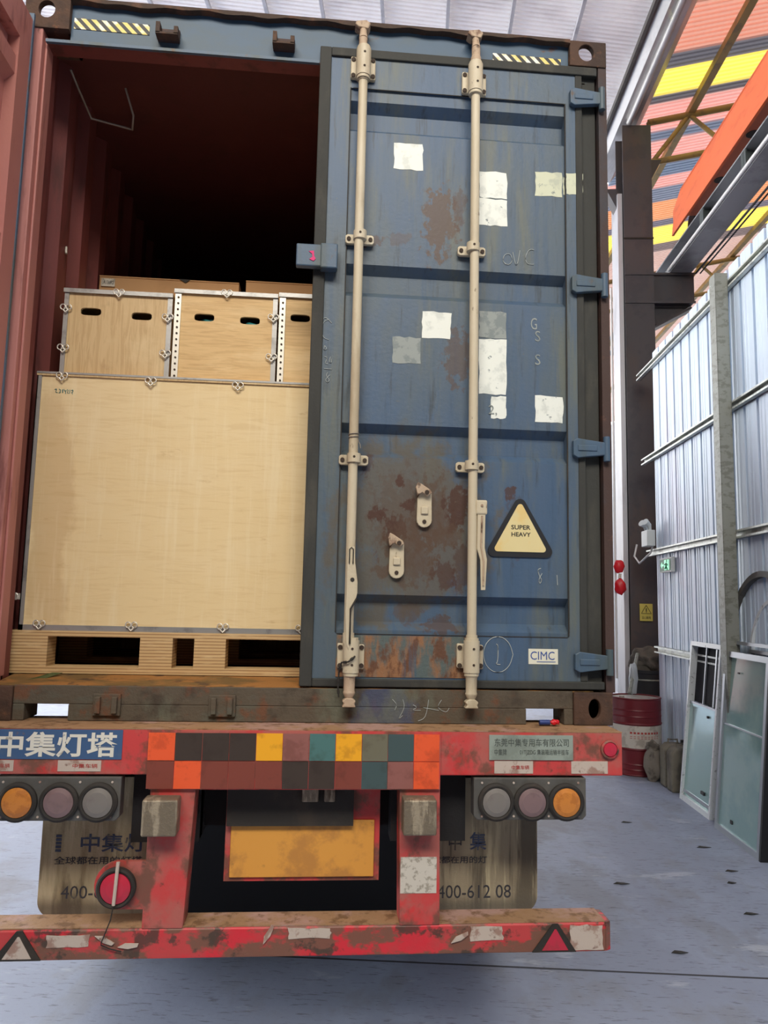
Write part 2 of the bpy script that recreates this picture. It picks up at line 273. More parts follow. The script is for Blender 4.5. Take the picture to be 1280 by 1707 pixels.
# ------------------------------------------------------------------ mesh builder
class MB:
    def __init__(s, xf=None): s.v = []; s.f = []; s.sm = []; s.mi = []; s.cur = 0; s.xf = xf
    def add(s, vs, fs, smooth=False):
        b = len(s.v); s.v += [tuple(v) for v in vs]
        for fc in fs: s.f.append(tuple(i+b for i in fc)); s.sm.append(smooth); s.mi.append(s.cur)
        return s
    def box(s, x0, x1, y0, y1, z0, z1):
        vs = [(x, y, z) for z in (z0, z1) for y in (y0, y1) for x in (x0, x1)]
        return s.add(vs, [(0, 2, 3, 1), (4, 5, 7, 6), (0, 1, 5, 4), (2, 6, 7, 3), (0, 4, 6, 2), (1, 3, 7, 5)])
    def prism(s, poly, a, b, axis='y'):     # poly in the other two axes
        def P(u, v, w): return {'y': (u, w, v), 'x': (w, u, v), 'z': (u, v, w)}[axis]
        n = len(poly); vs = [P(u, v, a) for u, v in poly]+[P(u, v, b) for u, v in poly]
        fs = [tuple(range(n)), tuple(range(2*n-1, n-1, -1))]+[(i, (i+1) % n+0, (i+1) % n+n, i+n) for i in range(n)]
        return s.add(vs, fs)
    def lathe(s, prof, c, ax='z', n=24, cap=True):    # prof: (r, h)
        def P(r, h, t):
            u, v = r*math.cos(t), r*math.sin(t)
            return {'z': (c[0]+u, c[1]+v, c[2]+h), 'y': (c[0]+u, c[1]+h, c[2]+v), 'x': (c[0]+h, c[1]+u, c[2]+v)}[ax]
        for k in range(len(prof)-1):
            vs = [P(prof[k+j][0], prof[k+j][1], 2*PI*i/n) for j in (0, 1) for i in range(n)]
            s.add(vs, [(i, (i+1) % n, (i+1) % n+n, i+n) for i in range(n)], True)
        if cap:
            for k in (0, -1):
                if prof[k][0] > 1e-4: s.add([P(prof[k][0], prof[k][1], 2*PI*i/n) for i in range(n)], [tuple(range(n))])
        return s
    def tube(s, pts, r, n=8, cap=True):
        pts = [Vector(p) for p in pts]; R = r if isinstance(r, (list, tuple)) else [r]*len(pts); rings = []
        ref = Vector((0, 0, 1))
        d0 = (pts[1]-pts[0]).normalized()
        if abs(d0.z) > .9: ref = Vector((1, 0, 0))
        for i, p in enumerate(pts):
            d = (pts[min(i+1, len(pts)-1)]-pts[max(i-1, 0)]).normalized()
            a = d.cross(ref)
            if a.length < 1e-3: a = d.cross(Vector((0, 1, 0)))
            a.normalize(); b = d.cross(a)
            rings.append([p+(a*math.cos(2*PI*k/n)+b*math.sin(2*PI*k/n))*R[i] for k in range(n)])
        vs = [v for rg in rings for v in rg]
        s.add(vs, [(i*n+k, i*n+(k+1) % n, (i+1)*n+(k+1) % n, (i+1)*n+k) for i in range(len(pts)-1) for k in range(n)], True)
        if cap: s.add(rings[0], [tuple(range(n))]); s.add(rings[-1], [tuple(range(n))])
        return s
    def bar(s, p, q, w, h, upv=(0, 0, 1)):
        p, q = Vector(p), Vector(q); d = (q-p).normalized(); a = d.cross(Vector(upv))
        if a.length < 1e-3: a = d.cross(Vector((0, 1, 0)))
        a.normalize(); b = a.cross(d)
        vs = [e+a*sx*w/2+b*sz*h/2 for e in (p, q) for sz in (-1, 1) for sx in (-1, 1)]
        return s.add(vs, [(0, 1, 3, 2), (4, 6, 7, 5), (0, 4, 5, 1), (2, 3, 7, 6), (0, 2, 6, 4), (1, 5, 7, 3)])
    def hole_plate(s, x0, x1, z0, z1, y0, y1, cx, cz, rx, rz, n=32, pw=2.0):
        # plate facing y0 (front) with a rounded hole
        inn, out = [], []
        angs = sorted(set([2*PI*i/n for i in range(n)]+[math.atan2(b-cz, a-cx) % (2*PI) for a in (x0, x1) for b in (z0, z1)]))
        for t in angs:
            c, q = math.cos(t), math.sin(t)
            k = (abs(c/rx)**pw+abs(q/rz)**pw)**(-1/pw); inn.append((cx+c*k, cz+q*k))
            cand = [((x1 if c > 0 else x0)-cx)/c if abs(c) > 1e-9 else 1e9, ((z1 if q > 0 else z0)-cz)/q if abs(q) > 1e-9 else 1e9]
            k = min(cand); out.append((cx+c*k, cz+q*k))
        m = len(angs)
        vs = [(a, y, b) for y in (y0, y1) for ring in (out, inn) for a, b in ring]
        fs = []
        for i in range(m):
            j = (i+1) % m
            fs += [(i, j, m+j, m+i), (2*m+i, 3*m+i, 3*m+j, 2*m+j), (m+i, m+j, 3*m+j, 3*m+i), (i, 2*m+i, 2*m+j, j)]
        return s.add(vs, fs)
    def ico(s, c, rad, seed=0, amp=.25, n=10):
        rnd = random.Random(seed); ph = [rnd.uniform(0, 6) for _ in range(6)]
        vs = []
        for i in range(n+1):
            for j in range(2*n):
                t, p = PI*i/n, PI*j/n
                d = Vector((math.sin(t)*math.cos(p), math.sin(t)*math.sin(p), math.cos(t)))
                k = 1+amp*(.5*math.sin(3*d.x*2+ph[0]+d.z*4)+.5*math.sin(5*d.y+ph[1]+d.x*3)+.3*math.sin(9*d.z+ph[2]))
                vs.append((c[0]+d.x*rad[0]*k, c[1]+d.y*rad[1]*k, c[2]+d.z*rad[2]*k))
        return s.add(vs, [(i*2*n+j, i*2*n+(j+1) % (2*n), (i+1)*2*n+(j+1) % (2*n), (i+1)*2*n+j) for i in range(n) for j in range(2*n)], True)
    def build(s, name, mats, parent=None, bevel=0):
        vs = [s.xf(v) for v in s.v] if s.xf else s.v
        me = bpy.data.meshes.new(name); me.from_pydata([tuple(v) for v in vs], [], s.f)
        if not isinstance(mats, (list, tuple)): mats = [mats]
        for m in mats: me.materials.append(m)
        me.polygons.foreach_set('use_smooth', s.sm); me.polygons.foreach_set('material_index', s.mi)
        me.update()
        import bmesh
        bm = bmesh.new(); bm.from_mesh(me); bmesh.ops.recalc_face_normals(bm, faces=bm.faces); bm.to_mesh(me); bm.free()
        return link(name, me, parent, bevel)
def link(name, me, parent=None, bevel=0):
    o = bpy.data.objects.new(name, me); col.objects.link(o)
    if parent:
        o.parent = parent
        if parent.type == 'EMPTY': o.matrix_parent_inverse = Matrix.Translation(-parent.location)
    if bevel:
        b = o.modifiers.new('bevel', 'BEVEL'); b.width = bevel; b.segments = 2; b.limit_method = 'ANGLE'
    return o
def tag(o, label=None, cat=None, group=None, kind=None):
    if label: o['label'] = label
    if cat: o['category'] = cat
    if group: o['group'] = group
    if kind: o['kind'] = kind
    return o
def thing(name, label, cat, loc, group=None):
    o = bpy.data.objects.new(name, None); col.objects.link(o); o.location = loc; o.empty_display_size = .1
    return tag(o, label, cat, group)
def copy_tree(o, par=None):
    c = o.copy(); col.objects.link(c)
    if par: c.parent = par
    for ch in list(o.children): copy_tree(ch, c)
    return c
DG = None
def text(name, s, x0, x1, z0, z1, y, m, parent, bold=0., xf=None, th=.0006, flip=False):
    """raised lettering fitted in a box of the XZ plane, facing -Y"""
    cu = bpy.data.curves.new(name, 'FONT'); cu.body = s; cu.size = 1; cu.extrude = .001; cu.offset = bold; cu.resolution_u = 3
    tmp = bpy.data.objects.new('tmp', cu); col.objects.link(tmp)
    dg = bpy.context.evaluated_depsgraph_get(); me = bpy.data.meshes.new_from_object(tmp.evaluated_get(dg))
    bpy.data.objects.remove(tmp)
    vs = me.vertices
    if not len(vs): return None
    ax = min(v.co.x for v in vs); bx = max(v.co.x for v in vs); ay = min(v.co.y for v in vs); by = max(v.co.y for v in vs)
    for v in vs:
        u = (v.co.x-ax)/(bx-ax); q = (v.co.y-ay)/(by-ay)
        p = Vector((x0+(x1-x0)*u, y-(th if v.co.z > 0 else 0), z0+(z1-z0)*q))
        v.co = xf(p) if xf else p
    me.materials.clear(); me.materials.append(m); me.name = name
    return link(name, me, parent)
def TC(*a, **k): return text(*a, xf=fC, **k)

# ================================================================== the setting
b = MB(fB); b.box(-30, 22, -14, 60, -.2, 0); tag(b.build('floor', m_conc), kind='structure')
b = MB(fB); b.box(-6, 12, 4.345, 4.36, -.01, .0015); tag(b.build('trim_1', m_joint), kind='structure')
def wave_sheet(name, m, xa, xb, za, zb, y0, y1, pitch, amp, gap=.46):
    vs = []; fs = []; N = int((y1-y0)/pitch); P = []
    for i in range(N):
        y = y0+i*pitch
        P += [(y, 0), (y+pitch*(1-gap), 0), (y+pitch*(1-gap*.8), amp), (y+pitch*(1-gap*.2), amp)]
    for y, dz in P: vs += [(xa, y, za+dz), (xb, y, zb+dz)]
    fs = [(2*i, 2*i+1, 2*i+3, 2*i+2) for i in range(len(P)-1)]
    b = MB(fB); b.add(vs, fs); return tag(b.build(name, m), kind='structure')
wave_sheet('ceiling', m_roofw, -13.3, 2.78, 9.15+.15*16, 9.15, 1.5, 30, .07, .05)
wave_sheet('ceiling', m_roofo, -13.3, 2.78, 9.15+.15*16, 9.15, -12, 1.5, .264, .03)  # unseen near roof, made opaque and darker to cut light from above
wave_sheet('ceiling', m_roofr, 3.15, 15.2, 9.2, 9.2+.2*12, 1.5, 34, .085, .055)
wave_sheet('ceiling', m_roofo, 3.15, 15.2, 9.2, 9.2+.2*12, -12, 1.5, .264, .03)  # unseen near roof on the right, opaque for the same dimming
# right hand sheet metal partition with ribs
def ribbed(name, m, X, y0, y1, z0, z1, pitch=.27, up=(0, 0)):
    y = y0; pts = []
    while y < y1-.001:
        pts += [(X, y), (X, y+pitch*.36), (X-.004, y+pitch*.38), (X, y+pitch*.40), (X, y+pitch*.60), (X-.004, y+pitch*.62), (X, y+pitch*.64), (X, y+pitch*.80), (X+.07, y+pitch*.81), (X+.07, y+pitch*.99)]
        y += pitch
    vs = []; 
    for i, (a, c) in enumerate(pts): vs += [(a, c, z0), (a, c, z1+up[0]+(up[1]-up[0])*(c-y0)/(y1-y0))]
    fs = [(2*i, 2*i+1, 2*i+3, 2*i+2) for i in range(len(pts)-1)]
    b = MB(fB); b.add(vs, fs); o = b.build(name, m)
    sd = o.modifiers.new('thick', 'SOLIDIFY'); sd.thickness = .004
    return tag(o, kind='structure')
ribbed('wall_right', m_wall, 2.96, .2, 9.6, .02, 5.24, up=(.12, -.02))
b = MB(fB); b.box(-14, 15.5, -12.3, -12.1, 0, 11.8); tag(b.build('wall_front', m_hall), kind='structure')  # unseen wall, added to weaken light from behind the camera
b = MB(fB); b.box(-13.6, -13.4, -12.3, 1.5, 0, 11.8); tag(b.build('wall_left', m_hall), kind='structure')  # unseen wall, added to close off light from the left
b = MB(fB); b.box(15.3, 15.5, -12.3, 34, 0, 11.8); tag(b.build('wall_side', m_hall), kind='structure')
ribbed('wall_back', m_dirtw, 3.6, 12.2, 22, 0, 5.4)
# wall rails: C channels on the partition
for nm, z, y1 in (('highest', 5.05, 10.15), ('second highest', 3.85, 10.0), ('third', 2.63, 9.85), ('lowest', 1.43, 9.6)):
    e = thing('wall_rail', '%s galvanised channel rail running along the ribbed sheet wall' % nm, 'rail', fB((2.93, 5, z)), 'rails on the sheet wall')
    b = MB(fB)
    b.box(2.948, 2.957, .5, y1, z-.04, z+.04); b.box(2.905, 2.957, .5, y1, z+.034, z+.04); b.box(2.905, 2.957, .5, y1, z-.04, z-.034)
    b.box(2.902, 2.908, .5, y1, z+.022, z+.04); b.box(2.902, 2.908, .5, y1, z-.04, z-.022)
    b.build('channel', m_gird, e)
# wall post
e = thing('wall_post', 'dull galvanised channel post standing against the ribbed sheet wall', 'post', fB((2.85, 7.15, 0)))
b = MB(fB); b.box(2.78, 2.90, 7.06, 7.065, 0, 5.15); b.box(2.78, 2.785, 7.06, 7.2, 0, 5.15); b.box(2.895, 2.90, 7.06, 7.2, 0, 5.15)
b.build('channel', m_gpost, e)
b = MB(fB); b.box(2.72, 2.93, 7.0, 7.24, 0, .012); b.build('base_plate', m_gpost, e)

# roof purlins under the white roof
names = ['first', 'second', 'third', 'fourth', 'fifth', 'sixth', 'seventh', 'eighth', 'ninth']
for i, X in enumerate((1.88, 1.05, .24, -.61, -1.42, -2.2, -3.01, -3.85)):
    z = 9.15+.15*(2.78-X)-.045
    e = thing('roof_purlin', '%s pale purlin to the left of the gutter, under the white roof' % names[i], 'purlin', fB((X, 10, z)), 'purlins under the white roof')
    b = MB(fB); b.box(X-.022, X+.022, 1.5, 29, z-.03, z+.028); b.build('channel', m_steelw, e)
for i, (X) in enumerate((3.9, 5.4, 6.9, 8.4)):
    z = 9.2+.2*(X-3.15)-.08
    e = thing('roof_purlin', '%s mustard purlin right of the gutter, under the painted roof' % names[i], 'purlin', fB((X, 10, z)), 'purlins under the painted roof')
    b = MB(fB); b.box(X-.05, X+.05, 1.5, 33, z-.05, z+.05); b.build('channel', m_olive, e)
# gutter
e = thing('roof_gutter', 'long grey metal valley gutter between the white roof and the painted roof', 'gutter', fB((2.95, 8, 9)))
b = MB(fB); b.box(2.82, 3.06, 1.5, 12, 8.98, 9.0); b.prism([(3.06, 8.98), (3.20, 9.16), (3.20, 9.20), (3.05, 9.0)], 1.5, 12, 'y'); b.prism([(2.82, 8.98), (2.70, 9.10), (2.70, 9.14), (2.82, 9.0)], 1.5, 12, 'y')
b.build('trough', m_beige, e)
b = MB(fB); b.tube([(2.93, 1.5, 8.94), (2.93, 10.35, 8.94)], .045, 10); b.build('pipe', m_beige, e)
b = MB(fB); b.box(2.66, 2.70, 1.5, 12, 9.04, 9.12); b.build('edge_trim', m_lpanel, e)
# column
e = thing('steel_column', 'dark grey steel column with a bracket, holding up the valley gutter', 'column', fB((3.020, 10.5, 0)))
b = MB(fB); b.box(2.840, 3.250, 10.40, 10.42, 0, 8.93); b.box(2.840, 3.250, 10.78, 10.80, 0, 8.93); b.box(3.035, 3.055, 10.42, 10.78, 0, 8.93); b.build('shaft', m_colm, e)
b = MB(fB); b.box(2.770, 2.835, 10.45, 10.80, 0, 7.9); b.build('side_plate', m_steelw, e)
b = MB(fB); b.box(3.250, 3.82, 10.44, 10.76, 6.25, 6.66); b.prism([(3.250, 6.25), (3.82, 6.25), (3.370, 5.98), (3.250, 5.95)], 10.55, 10.65); b.box(2.840, 3.82, 10.385, 10.40, 6.22, 6.25); b.box(2.840, 3.82, 10.385, 10.40, 6.64, 6.67)
b.bar((3.80, 10.6, 6.2), (3.260, 10.6, 5.9), .22, .03); b.build('crane_bracket', m_colm, e)
b = MB(fB); b.prism([(2.770, 8.0), (2.620, 8.0), (2.770, 7.7)], 10.5, 10.7); b.prism([(3.250, 8.45), (3.430, 8.45), (3.250, 8.1)], 10.5, 10.7); b.build('gusset', m_colm, e)
b = MB(fB); b.box(2.835, 3.255, 10.385, 10.40, 7.18, 7.2); b.build('splice_seam', m_grime, e)
# warning sign on the column
e = thing('warning_sign', 'yellow warning sign with a black triangle on the dark column', 'sign', fB((3.040, 10.37, 1.88)))
b = MB(fB); b.box(2.955, 3.125, 10.37, 10.38, 1.76, 1.99); b.build('panel', m_warn, e)
b = MB(fB)
tri = [(2.975, 1.86), (3.105, 1.86), (3.040, 1.97)]
for i in range(3):
    p, q = tri[i], tri[(i+1) % 3]; b.bar((p[0], 10.367, p[1]), (q[0], 10.367, q[1]), .004, .01, (0, 1, 0))
b.box(3.035, 3.045, 10.365, 10.369, 1.885, 1.93); b.box(3.035, 3.045, 10.365, 10.369, 1.872, 1.88); b.build('triangle', m_blk, e)
text('lettering', '当心触电', 2.980, 3.100, 1.785, 1.825, 10.368, m_blk, e, xf=fB)
# runway beam, conduit, crane end carriage
e = thing('runway_beam', 'grey crane runway beam resting on the column bracket', 'beam', fB((3.6, 8, 6.67)))
b = MB(fB); b.box(3.47, 3.77, 1.5, 14, 6.67, 6.69); b.box(3.61, 3.63, 1.5, 14, 6.69, 6.97); b.box(3.49, 3.75, 1.5, 14, 6.97, 6.99); b.build('girder', m_runway, e)
for i, y in enumerate((9.2, 7.95, 6.7)):
    b = MB(fB); b.box(3.485, 3.61, y, y+.02, 6.69, 6.97); b.box(3.485, 3.50, y-.05, y+.07, 6.69, 6.97); b.build('stiffener', m_dgrn, e)
b = MB(fB); b.tube([(3.45, 1.5, 6.70), (3.45, 10.38, 6.70)], .022, 10); 
b.build('conduit', m_pipe, e)
b = MB(fB); b.tube([(3.80, 1.5, 6.62), (3.80, 10.3, 6.62)], .014); b.tube([(3.86, 1.5, 6.62), (3.86, 10.3, 6.62)], .01); b.build('power_rail', m_blk, e)
e = thing('crane_end_carriage', 'orange crane end carriage sitting on the grey runway beam', 'crane', fB((3.6, 8, 7.05)))
b = MB(fB); b.prism([(10.05, 7.25), (10.12, 7.08), (9.9, 7.08), (2, 7.08), (2, 7.55), (9.75, 7.55), (10.05, 7.40)], 3.42, 3.45, 'x'); b.box(3.42, 3.76, 2, 9.75, 7.53, 7.56); b.box(3.73, 3.76, 2, 10.0, 7.08, 7.55); b.build('side_plates', m_orange, e)
b = MB(fB); b.box(3.45, 3.73, 2, 9.6, 7.10, 7.12); b.build('underside', m_pinko, e)
for y in (8.75, 7.85, 6.95): b = MB(fB); b.lathe([(.07, -.004), (.07, 0)], (3.55, y, 7.10), 'z', 20); b.build('underside_hole', m_blk, e)
for y in (9.8, 4.0): b = MB(fB); b.lathe([(.125, -.03), (.125, .03)], (3.6, y, 7.12), 'x', 24); b.build('wheel', m_grime, e)
# trusses
def truss(Y, xa, xb, z0, dz, lab, q=.2, dark=False):
    e = thing('roof_truss', lab, 'truss', fB(((xa+xb)/2, Y, z0)), 'trusses under the painted roof')
    T = lambda x: z0+q*(x-xa)
    b = MB(fB); b.tube([(xa, Y, T(xa)), (xb, Y, T(xb))], .05, 10); b.build('top_chord', m_olive, e)
    b = MB(fB); b.tube([(xa-.1, Y, T(xa)-dz), (xb, Y, T(xb)-dz)], .045, 10); b.build('bottom_chord', m_olive, e)
    x = xa+.02; k = 0
    b = MB(fB); b.tube([(xa, Y, T(xa)), (xa, Y, T(xa)-dz)], .03, 8); b.build('end_post', m_olive, e)
    while x < xb-.6:
        x2 = x+.58
        b = MB(fB)
        b.tube([(x, Y, T(x)-(dz if k % 2 == 0 else 0)), (x2, Y, T(x2)-(0 if k % 2 == 0 else dz))], .034, 8)
        b.build('diagonal_brace', m_olive if not dark else m_colm, e); x = x2; k += 1
truss(10.6, 3.28, 9, 9.10, .66, 'mustard pipe truss above the column, nearest of the roof trusses')
truss(16.5, 3.28, 10, 9.05, .7, 'far pipe truss seen between the runway beam and the sheet wall')
# thin conduit beside column
b = MB(fB); b.tube([(2.62, 10.3, 6.4), (2.62, 10.3, 1.0)], .016, 8)
tag(b.build('conduit_pipe', m_pipe), 'thin white conduit running down the left side of the dark column', 'pipe')
e = thing('red_bundle', 'upper red plastic bundle tied to the white conduit beside the column', 'bundle', fB((2.66, 10.2, 2.45)), 'red bundles on the conduit')
b = MB(fB); b.ico((2.66, 10.25, 2.48), (.07, .05, .09), 3, .12); b.build('bundle', m_redc, e)
e = thing('red_bundle', 'lower red plastic bundle tied to the white conduit beside the column', 'bundle', fB((2.66, 10.2, 2.2)), 'red bundles on the conduit')
b = MB(fB); b.ico((2.67, 10.25, 2.21), (.075, .055, .11), 5, .14); b.build('bundle', m_redc, e)
b = MB(fB); b.tube([(2.66, 10.24, 2.32), (2.67, 10.25, 2.38)], .02); b.build('tie', m_paper, e)
# exit sign, emergency lamp box
e = thing('exit_sign', 'green running man exit sign with an arrow under the third wall rail', 'sign', fB((2.9, 9.2, 2.4)))
def fBx(v): return fB((2.90+(v[1]), 9.3-v[0], v[2]))      # XZ panel turned to lie along the wall
b = MB(fBx); b.box(0, .42, 0, .04, 2.36, 2.53); b.build('case', m_wbox, e)
b = MB(fBx); b.box(.015, .40, -.004, 0, 2.375, 2.515); b.build('green_panel', m_exit, e)
b = MB(fBx)
b.prism([(.05, 2.445), (.10, 2.485), (.10, 2.457), (.16, 2.457), (.16, 2.433), (.10, 2.433), (.10, 2.405)], -.007, -.003)
b.box(.18, .35, -.006, -.003, 2.385, 2.505); b.build('arrow_and_doorway', m_exitw, e)
b = MB(fBx); b.tube([(.27, -.008, 2.47), (.26, -.008, 2.43), (.30, -.008, 2.39)], .009); b.tube([(.26, -.008, 2.43), (.22, -.008, 2.40)], .009); b.tube([(.21, -.008, 2.45), (.27, -.008, 2.463), (.31, -.008, 2.44)], .008)
b.lathe([(.013, -.004), (.013, .004)], (.275, -.008, 2.49), 'y', 12); b.build('running_man', m_exit, e)
e = thing('emergency_light', 'white twin head emergency light box above the exit sign', 'light', fB((2.88, 9.6, 2.7)))
b = MB(fB); b.box(2.80, 2.90, 9.45, 9.7, 2.70, 2.9); b.build('case', m_wbox, e, .008)
for y in (9.5, 9.65):
    b = MB(fB); b.tube([(2.85, y, 2.9), (2.84, y, 2.96), (2.78, y-.04, 3.0)], [.02, .03, .045], 12); b.build('lamp_head', m_wbox, e)
b = MB(fB); b.tube([(2.80, 9.9, 2.75), (2.78, 9.95, 2.6), (2.80, 9.8, 2.5), (2.88, 9.6, 2.62), (2.88, 9.5, 2.7)], .012)
tag(b.build('cable', m_pipe), 'white loose cable looping below the emergency light', 'cable')

# drums and clutter
def drum(c, lab, white=True):
    e = thing('oil_drum', lab, 'drum', fB(c), 'maroon oil drums')
    r = .29; x, y, z = c
    def pr(a, bb):
        p = [(r, a)]
        return p
    b = MB(fB); b.lathe([(r-.004, 0), (r+.006, .01), (r, .02), (r, .06), (r+.004, .07), (r, .08), (r, .12), (r+.004, .13), (r, .14), (r, .285), (r+.009, .30), (r, .315)], (x, y, z), 'z', 40); b.build('lower_body', m_drum, e)
    b = MB(fB); b.lathe([(r, .315), (r, .57)], (x, y, z), 'z', 40, False); b.build('white_band', m_drumw if white else m_drum, e)
    b = MB(fB); b.lathe([(r, .57), (r+.009, .585), (r, .60), (r, .66), (r+.004, .67), (r, .68), (r, .73), (r+.004, .74), (r, .75), (r, .80), (r, .86), (r+.008, .87), (r+.006, .88), (r-.01, .88), (r-.012, .865)], (x, y, z), 'z', 40, False); b.build('upper_body', m_drum, e)
    b = MB(fB); b.lathe([(.0001, .863), (r-.01, .865)], (x, y, z), 'z', 40, False); b.lathe([(.03, .865), (.03, .885), (.0001, .885)], (x-.17, y-.03, z), 'z', 14, False); b.build('lid', m_drumt, e)
    return e
d1 = drum((2.60, 9.38, 0), 'maroon oil drum with a white printed band in front of the column')
b = MB(fB)
for k in range(9):
    t = -PI/2-.5+k*.14
    for z, h in ((.49, .022), (.45, .006), (.43, .006)):
        b.add([(2.60+.2915*math.cos(t+d), 9.38+.2915*math.sin(t+d), zz) for d, zz in ((0, z-h/2), (.09, z-h/2), (.09, z+h/2), (0, z+h/2))], [(0, 1, 2, 3)])
b.build('faded_red_print', m_redtx, d1)
drum((3.02, 13.3, 0), 'plain red oil drum further back behind the column', False)
e = thing('black_barrel', 'black plastic barrel behind the maroon drum, at the column foot', 'barrel', fB((2.93, 10.0, 0)))
b = MB(fB); b.lathe([(.17, 0), (.19, .1), (.195, .8), (.2, 1.1), (.21, 1.11), (.21, 1.15), (.19, 1.15), (.18, .9), (.0001, .9)], (2.93, 10.0, 0), 'z', 28); b.build('body', m_blk, e)
b = MB(fB); b.lathe([(.212, 1.02), (.216, 1.03), (.212, 1.04)], (2.93, 10.0, 0), 'z', 28, False); b.build('rim_band', m_gpost, e)
b = MB(fB); b.ico((2.92, 10.0, 1.27), (.19, .17, .15), 11, .28, 14); b.box(2.75, 3.05, 9.9, 10.05, 1.14, 1.2)
tag(b.build('tarp_bundle', m_tarp), 'crumpled grey tarpaulin bundle lying on the black barrel', 'tarpaulin')
b = MB(fB); b.tube([(2.55, 9.45, .9), (2.74, 9.75, 1.36)], .022, 10); tag(b.build('grey_pipe', m_gpost), 'grey pipe standing slanted out of the maroon drum', 'pipe')
b = MB(fB); b.ico((2.64, 9.6, 1.07), (.05, .06, .19), 4, .15); tag(b.build('plastic_bag', m_bag), 'translucent plastic bag hanging beside the grey pipe', 'bag')
b = MB(fB); b.ico((2.67, 8.93, .2), (.10, .12, .21), 21, .16, 14); b.ico((2.66, 8.93, .38), (.07, .09, .06), 5, .3); tag(b.build('sack', m_sack), 'grubby tied sack standing between the drum and the jerrycans', 'sack')
def jerry(c, lab):
    e = thing('jerrycan', lab, 'jerrycan', fB(c), 'jerrycans along the wall')
    x, y, z = c
    b = MB(fB); b.prism([(x-.13, 0), (x+.13, 0), (x+.13, .40), (x+.08, .46), (x-.08, .46), (x-.13, .40)], y-.09, y+.09); b.build('body', m_jerry, e, .02)
    b = MB(fB); b.tube([(x-.06, y, .45), (x-.06, y, .50), (x+.04, y, .50), (x+.04, y, .45)], .012); b.build('handle', m_jerry, e)
    b = MB(fB); b.lathe([(.025, .45), (.025, .50)], (x+.09, y-.03, 0), 'z', 14); b.build('cap', m_blk, e)
jerry((2.82, 8.70, 0), 'grubby beige jerrycan next to the sack'); jerry((2.82, 8.47, 0), 'grubby grey jerrycan nearest the leaning white window frame')

# leaning windows ------------------------------------------------
def lean(x0, y0, y1, L, hz, X1):
    """frame: u along the wall (0 = far end), v up the leaning plane, w out of the pane"""
    a = Vector((x0, y0, 0)); du = Vector((0, (y1-y0), 0)).normalized(); dv = Vector((X1-x0, 0, hz)).normalized(); dw = du.cross(dv)
    if dw.x > 0: dw = -dw
    return lambda v: fB(a+du*v[0]+dv*v[2]+dw*(-v[1]))
xw = lean(2.70, 8.19, 7.39, 1.62, 1.60, 2.86)
e = thing('window_unit', 'narrow white framed window leaning on the wall, open above and glazed below', 'window', fB((2.7, 7.8, 0)))
b = MB(xw); W_, H_ = .80, 1.61
b.box(0, .035, 0, .07, 0, H_); b.box(W_-.035, W_, 0, .07, 0, H_); b.box(.035, W_-.035, 0, .07, 0, .05); b.box(.035, W_-.035, 0, .07, H_-.045, H_); b.build('frame', m_alumw, e)
b = MB(xw); b.box(.035, W_-.035, .02, .04, .98, 1.0); b.box(.035, W_-.035, .02, .04, .08, .11); b.build('sash_rail', m_alum, e)
b = MB(xw); b.box(.035, W_-.035, .028, .034, .05, .98); b.build('glass_pane', m_glass, e)
b = MB(xw); b.lathe([(.012, -.01), (.012, .01)], (.55, .02, .90), 'y', 10); b.box(.52, .60, .01, .03, .17, .20); b.build('catch', m_blk, e)
for k, x in enumerate((.30, .56)):
    b = MB(xw); b.box(x, x+.02+.01*(k % 2), .05, .065, 1.0, H_-.05); b.build('mullion', m_alum, e)
b = MB(xw); b.box(.035, W_-.035, .066, .07, 1.0, H_-.05); b.build('opening_shade_sheet', m_dark, e)  # dark sheet painting the shade inside the open upper half
xw2 = lean(2.66, 7.16, 6.27, 1.6, 1.58, 2.80)
e = thing('window_unit', 'wide aluminium framed window with two greenish glass panes, nearest on the right', 'window', fB((2.66, 6.7, 0)))
W_, H_ = .89, 1.57
b = MB(xw2); b.box(0, .045, 0, .06, 0, H_); b.box(W_-.045, W_, 0, .06, 0, H_); b.box(.045, W_-.045, 0, .06, 0, .05); b.box(.045, W_-.045, 0, .06, H_-.05, H_); b.build('frame', m_alum, e)
b = MB(xw2); b.box(.045, W_-.045, .03, .036, .05, H_-.05); b.build('glass_pane', m_glass, e)
b = MB(xw2); b.box(.045, W_-.045, .018, .024, .05, .92); b.build('front_sash_glass', m_glass, e)
b = MB(xw2); b.box(.045, W_-.045, .012, .03, .92, .932); b.box(.045, .06, .02, .032, .93, H_-.05); b.build('sash_edge', m_alum, e)
b = MB(xw2); b.box(.29, .32, .01, .02, 1.385, 1.40); b.box(.30, .34, .01, .02, .12, .15); b.build('catch', m_blk, e)
b = MB(xw2); b.box(W_+.004, W_+.03, 0, .06, 0, H_); b.build('rubber_seal', m_blk, e)
xw3 = lean(2.745, 7.30, 5.9, 1.6, 1.60, 2.865)
def arch(m, r, cu, cv, w, y, name, lab, legs=True):
    e = thing(name, lab, 'window frame', fB((2.78, 7.3-cu, 0)), 'arched frames behind the near window')
    b = MB(xw3); n = 28
    pts = [(cu+rr*math.cos(PI*i/n), cv+rr*math.sin(PI*i/n)) for rr in (r,) for i in range(n+1)]+[(cu+(r-w)*math.cos(PI*i/n), cv+(r-w)*math.sin(PI*i/n)) for i in range(n, -1, -1)]
    for i in range(n):
        q = [pts[i], pts[i+1], pts[2*n+1-(i+1)], pts[2*n+1-i]]
        b.prism(q, y, y+.045)
    b.build('arch', m, e)
    b = MB(xw3); b.box(cu-r, cu-r+w, y, y+.045, 0, cv); b.box(cu+r-w, cu+r, y, y+.045, 0, cv); b.box(cu-r, cu+r, y, y+.045, cv-.03, cv); b.box(cu-r, cu+r, y, y+.045, 0, .04); b.build('lower_frame', m_alum, e)
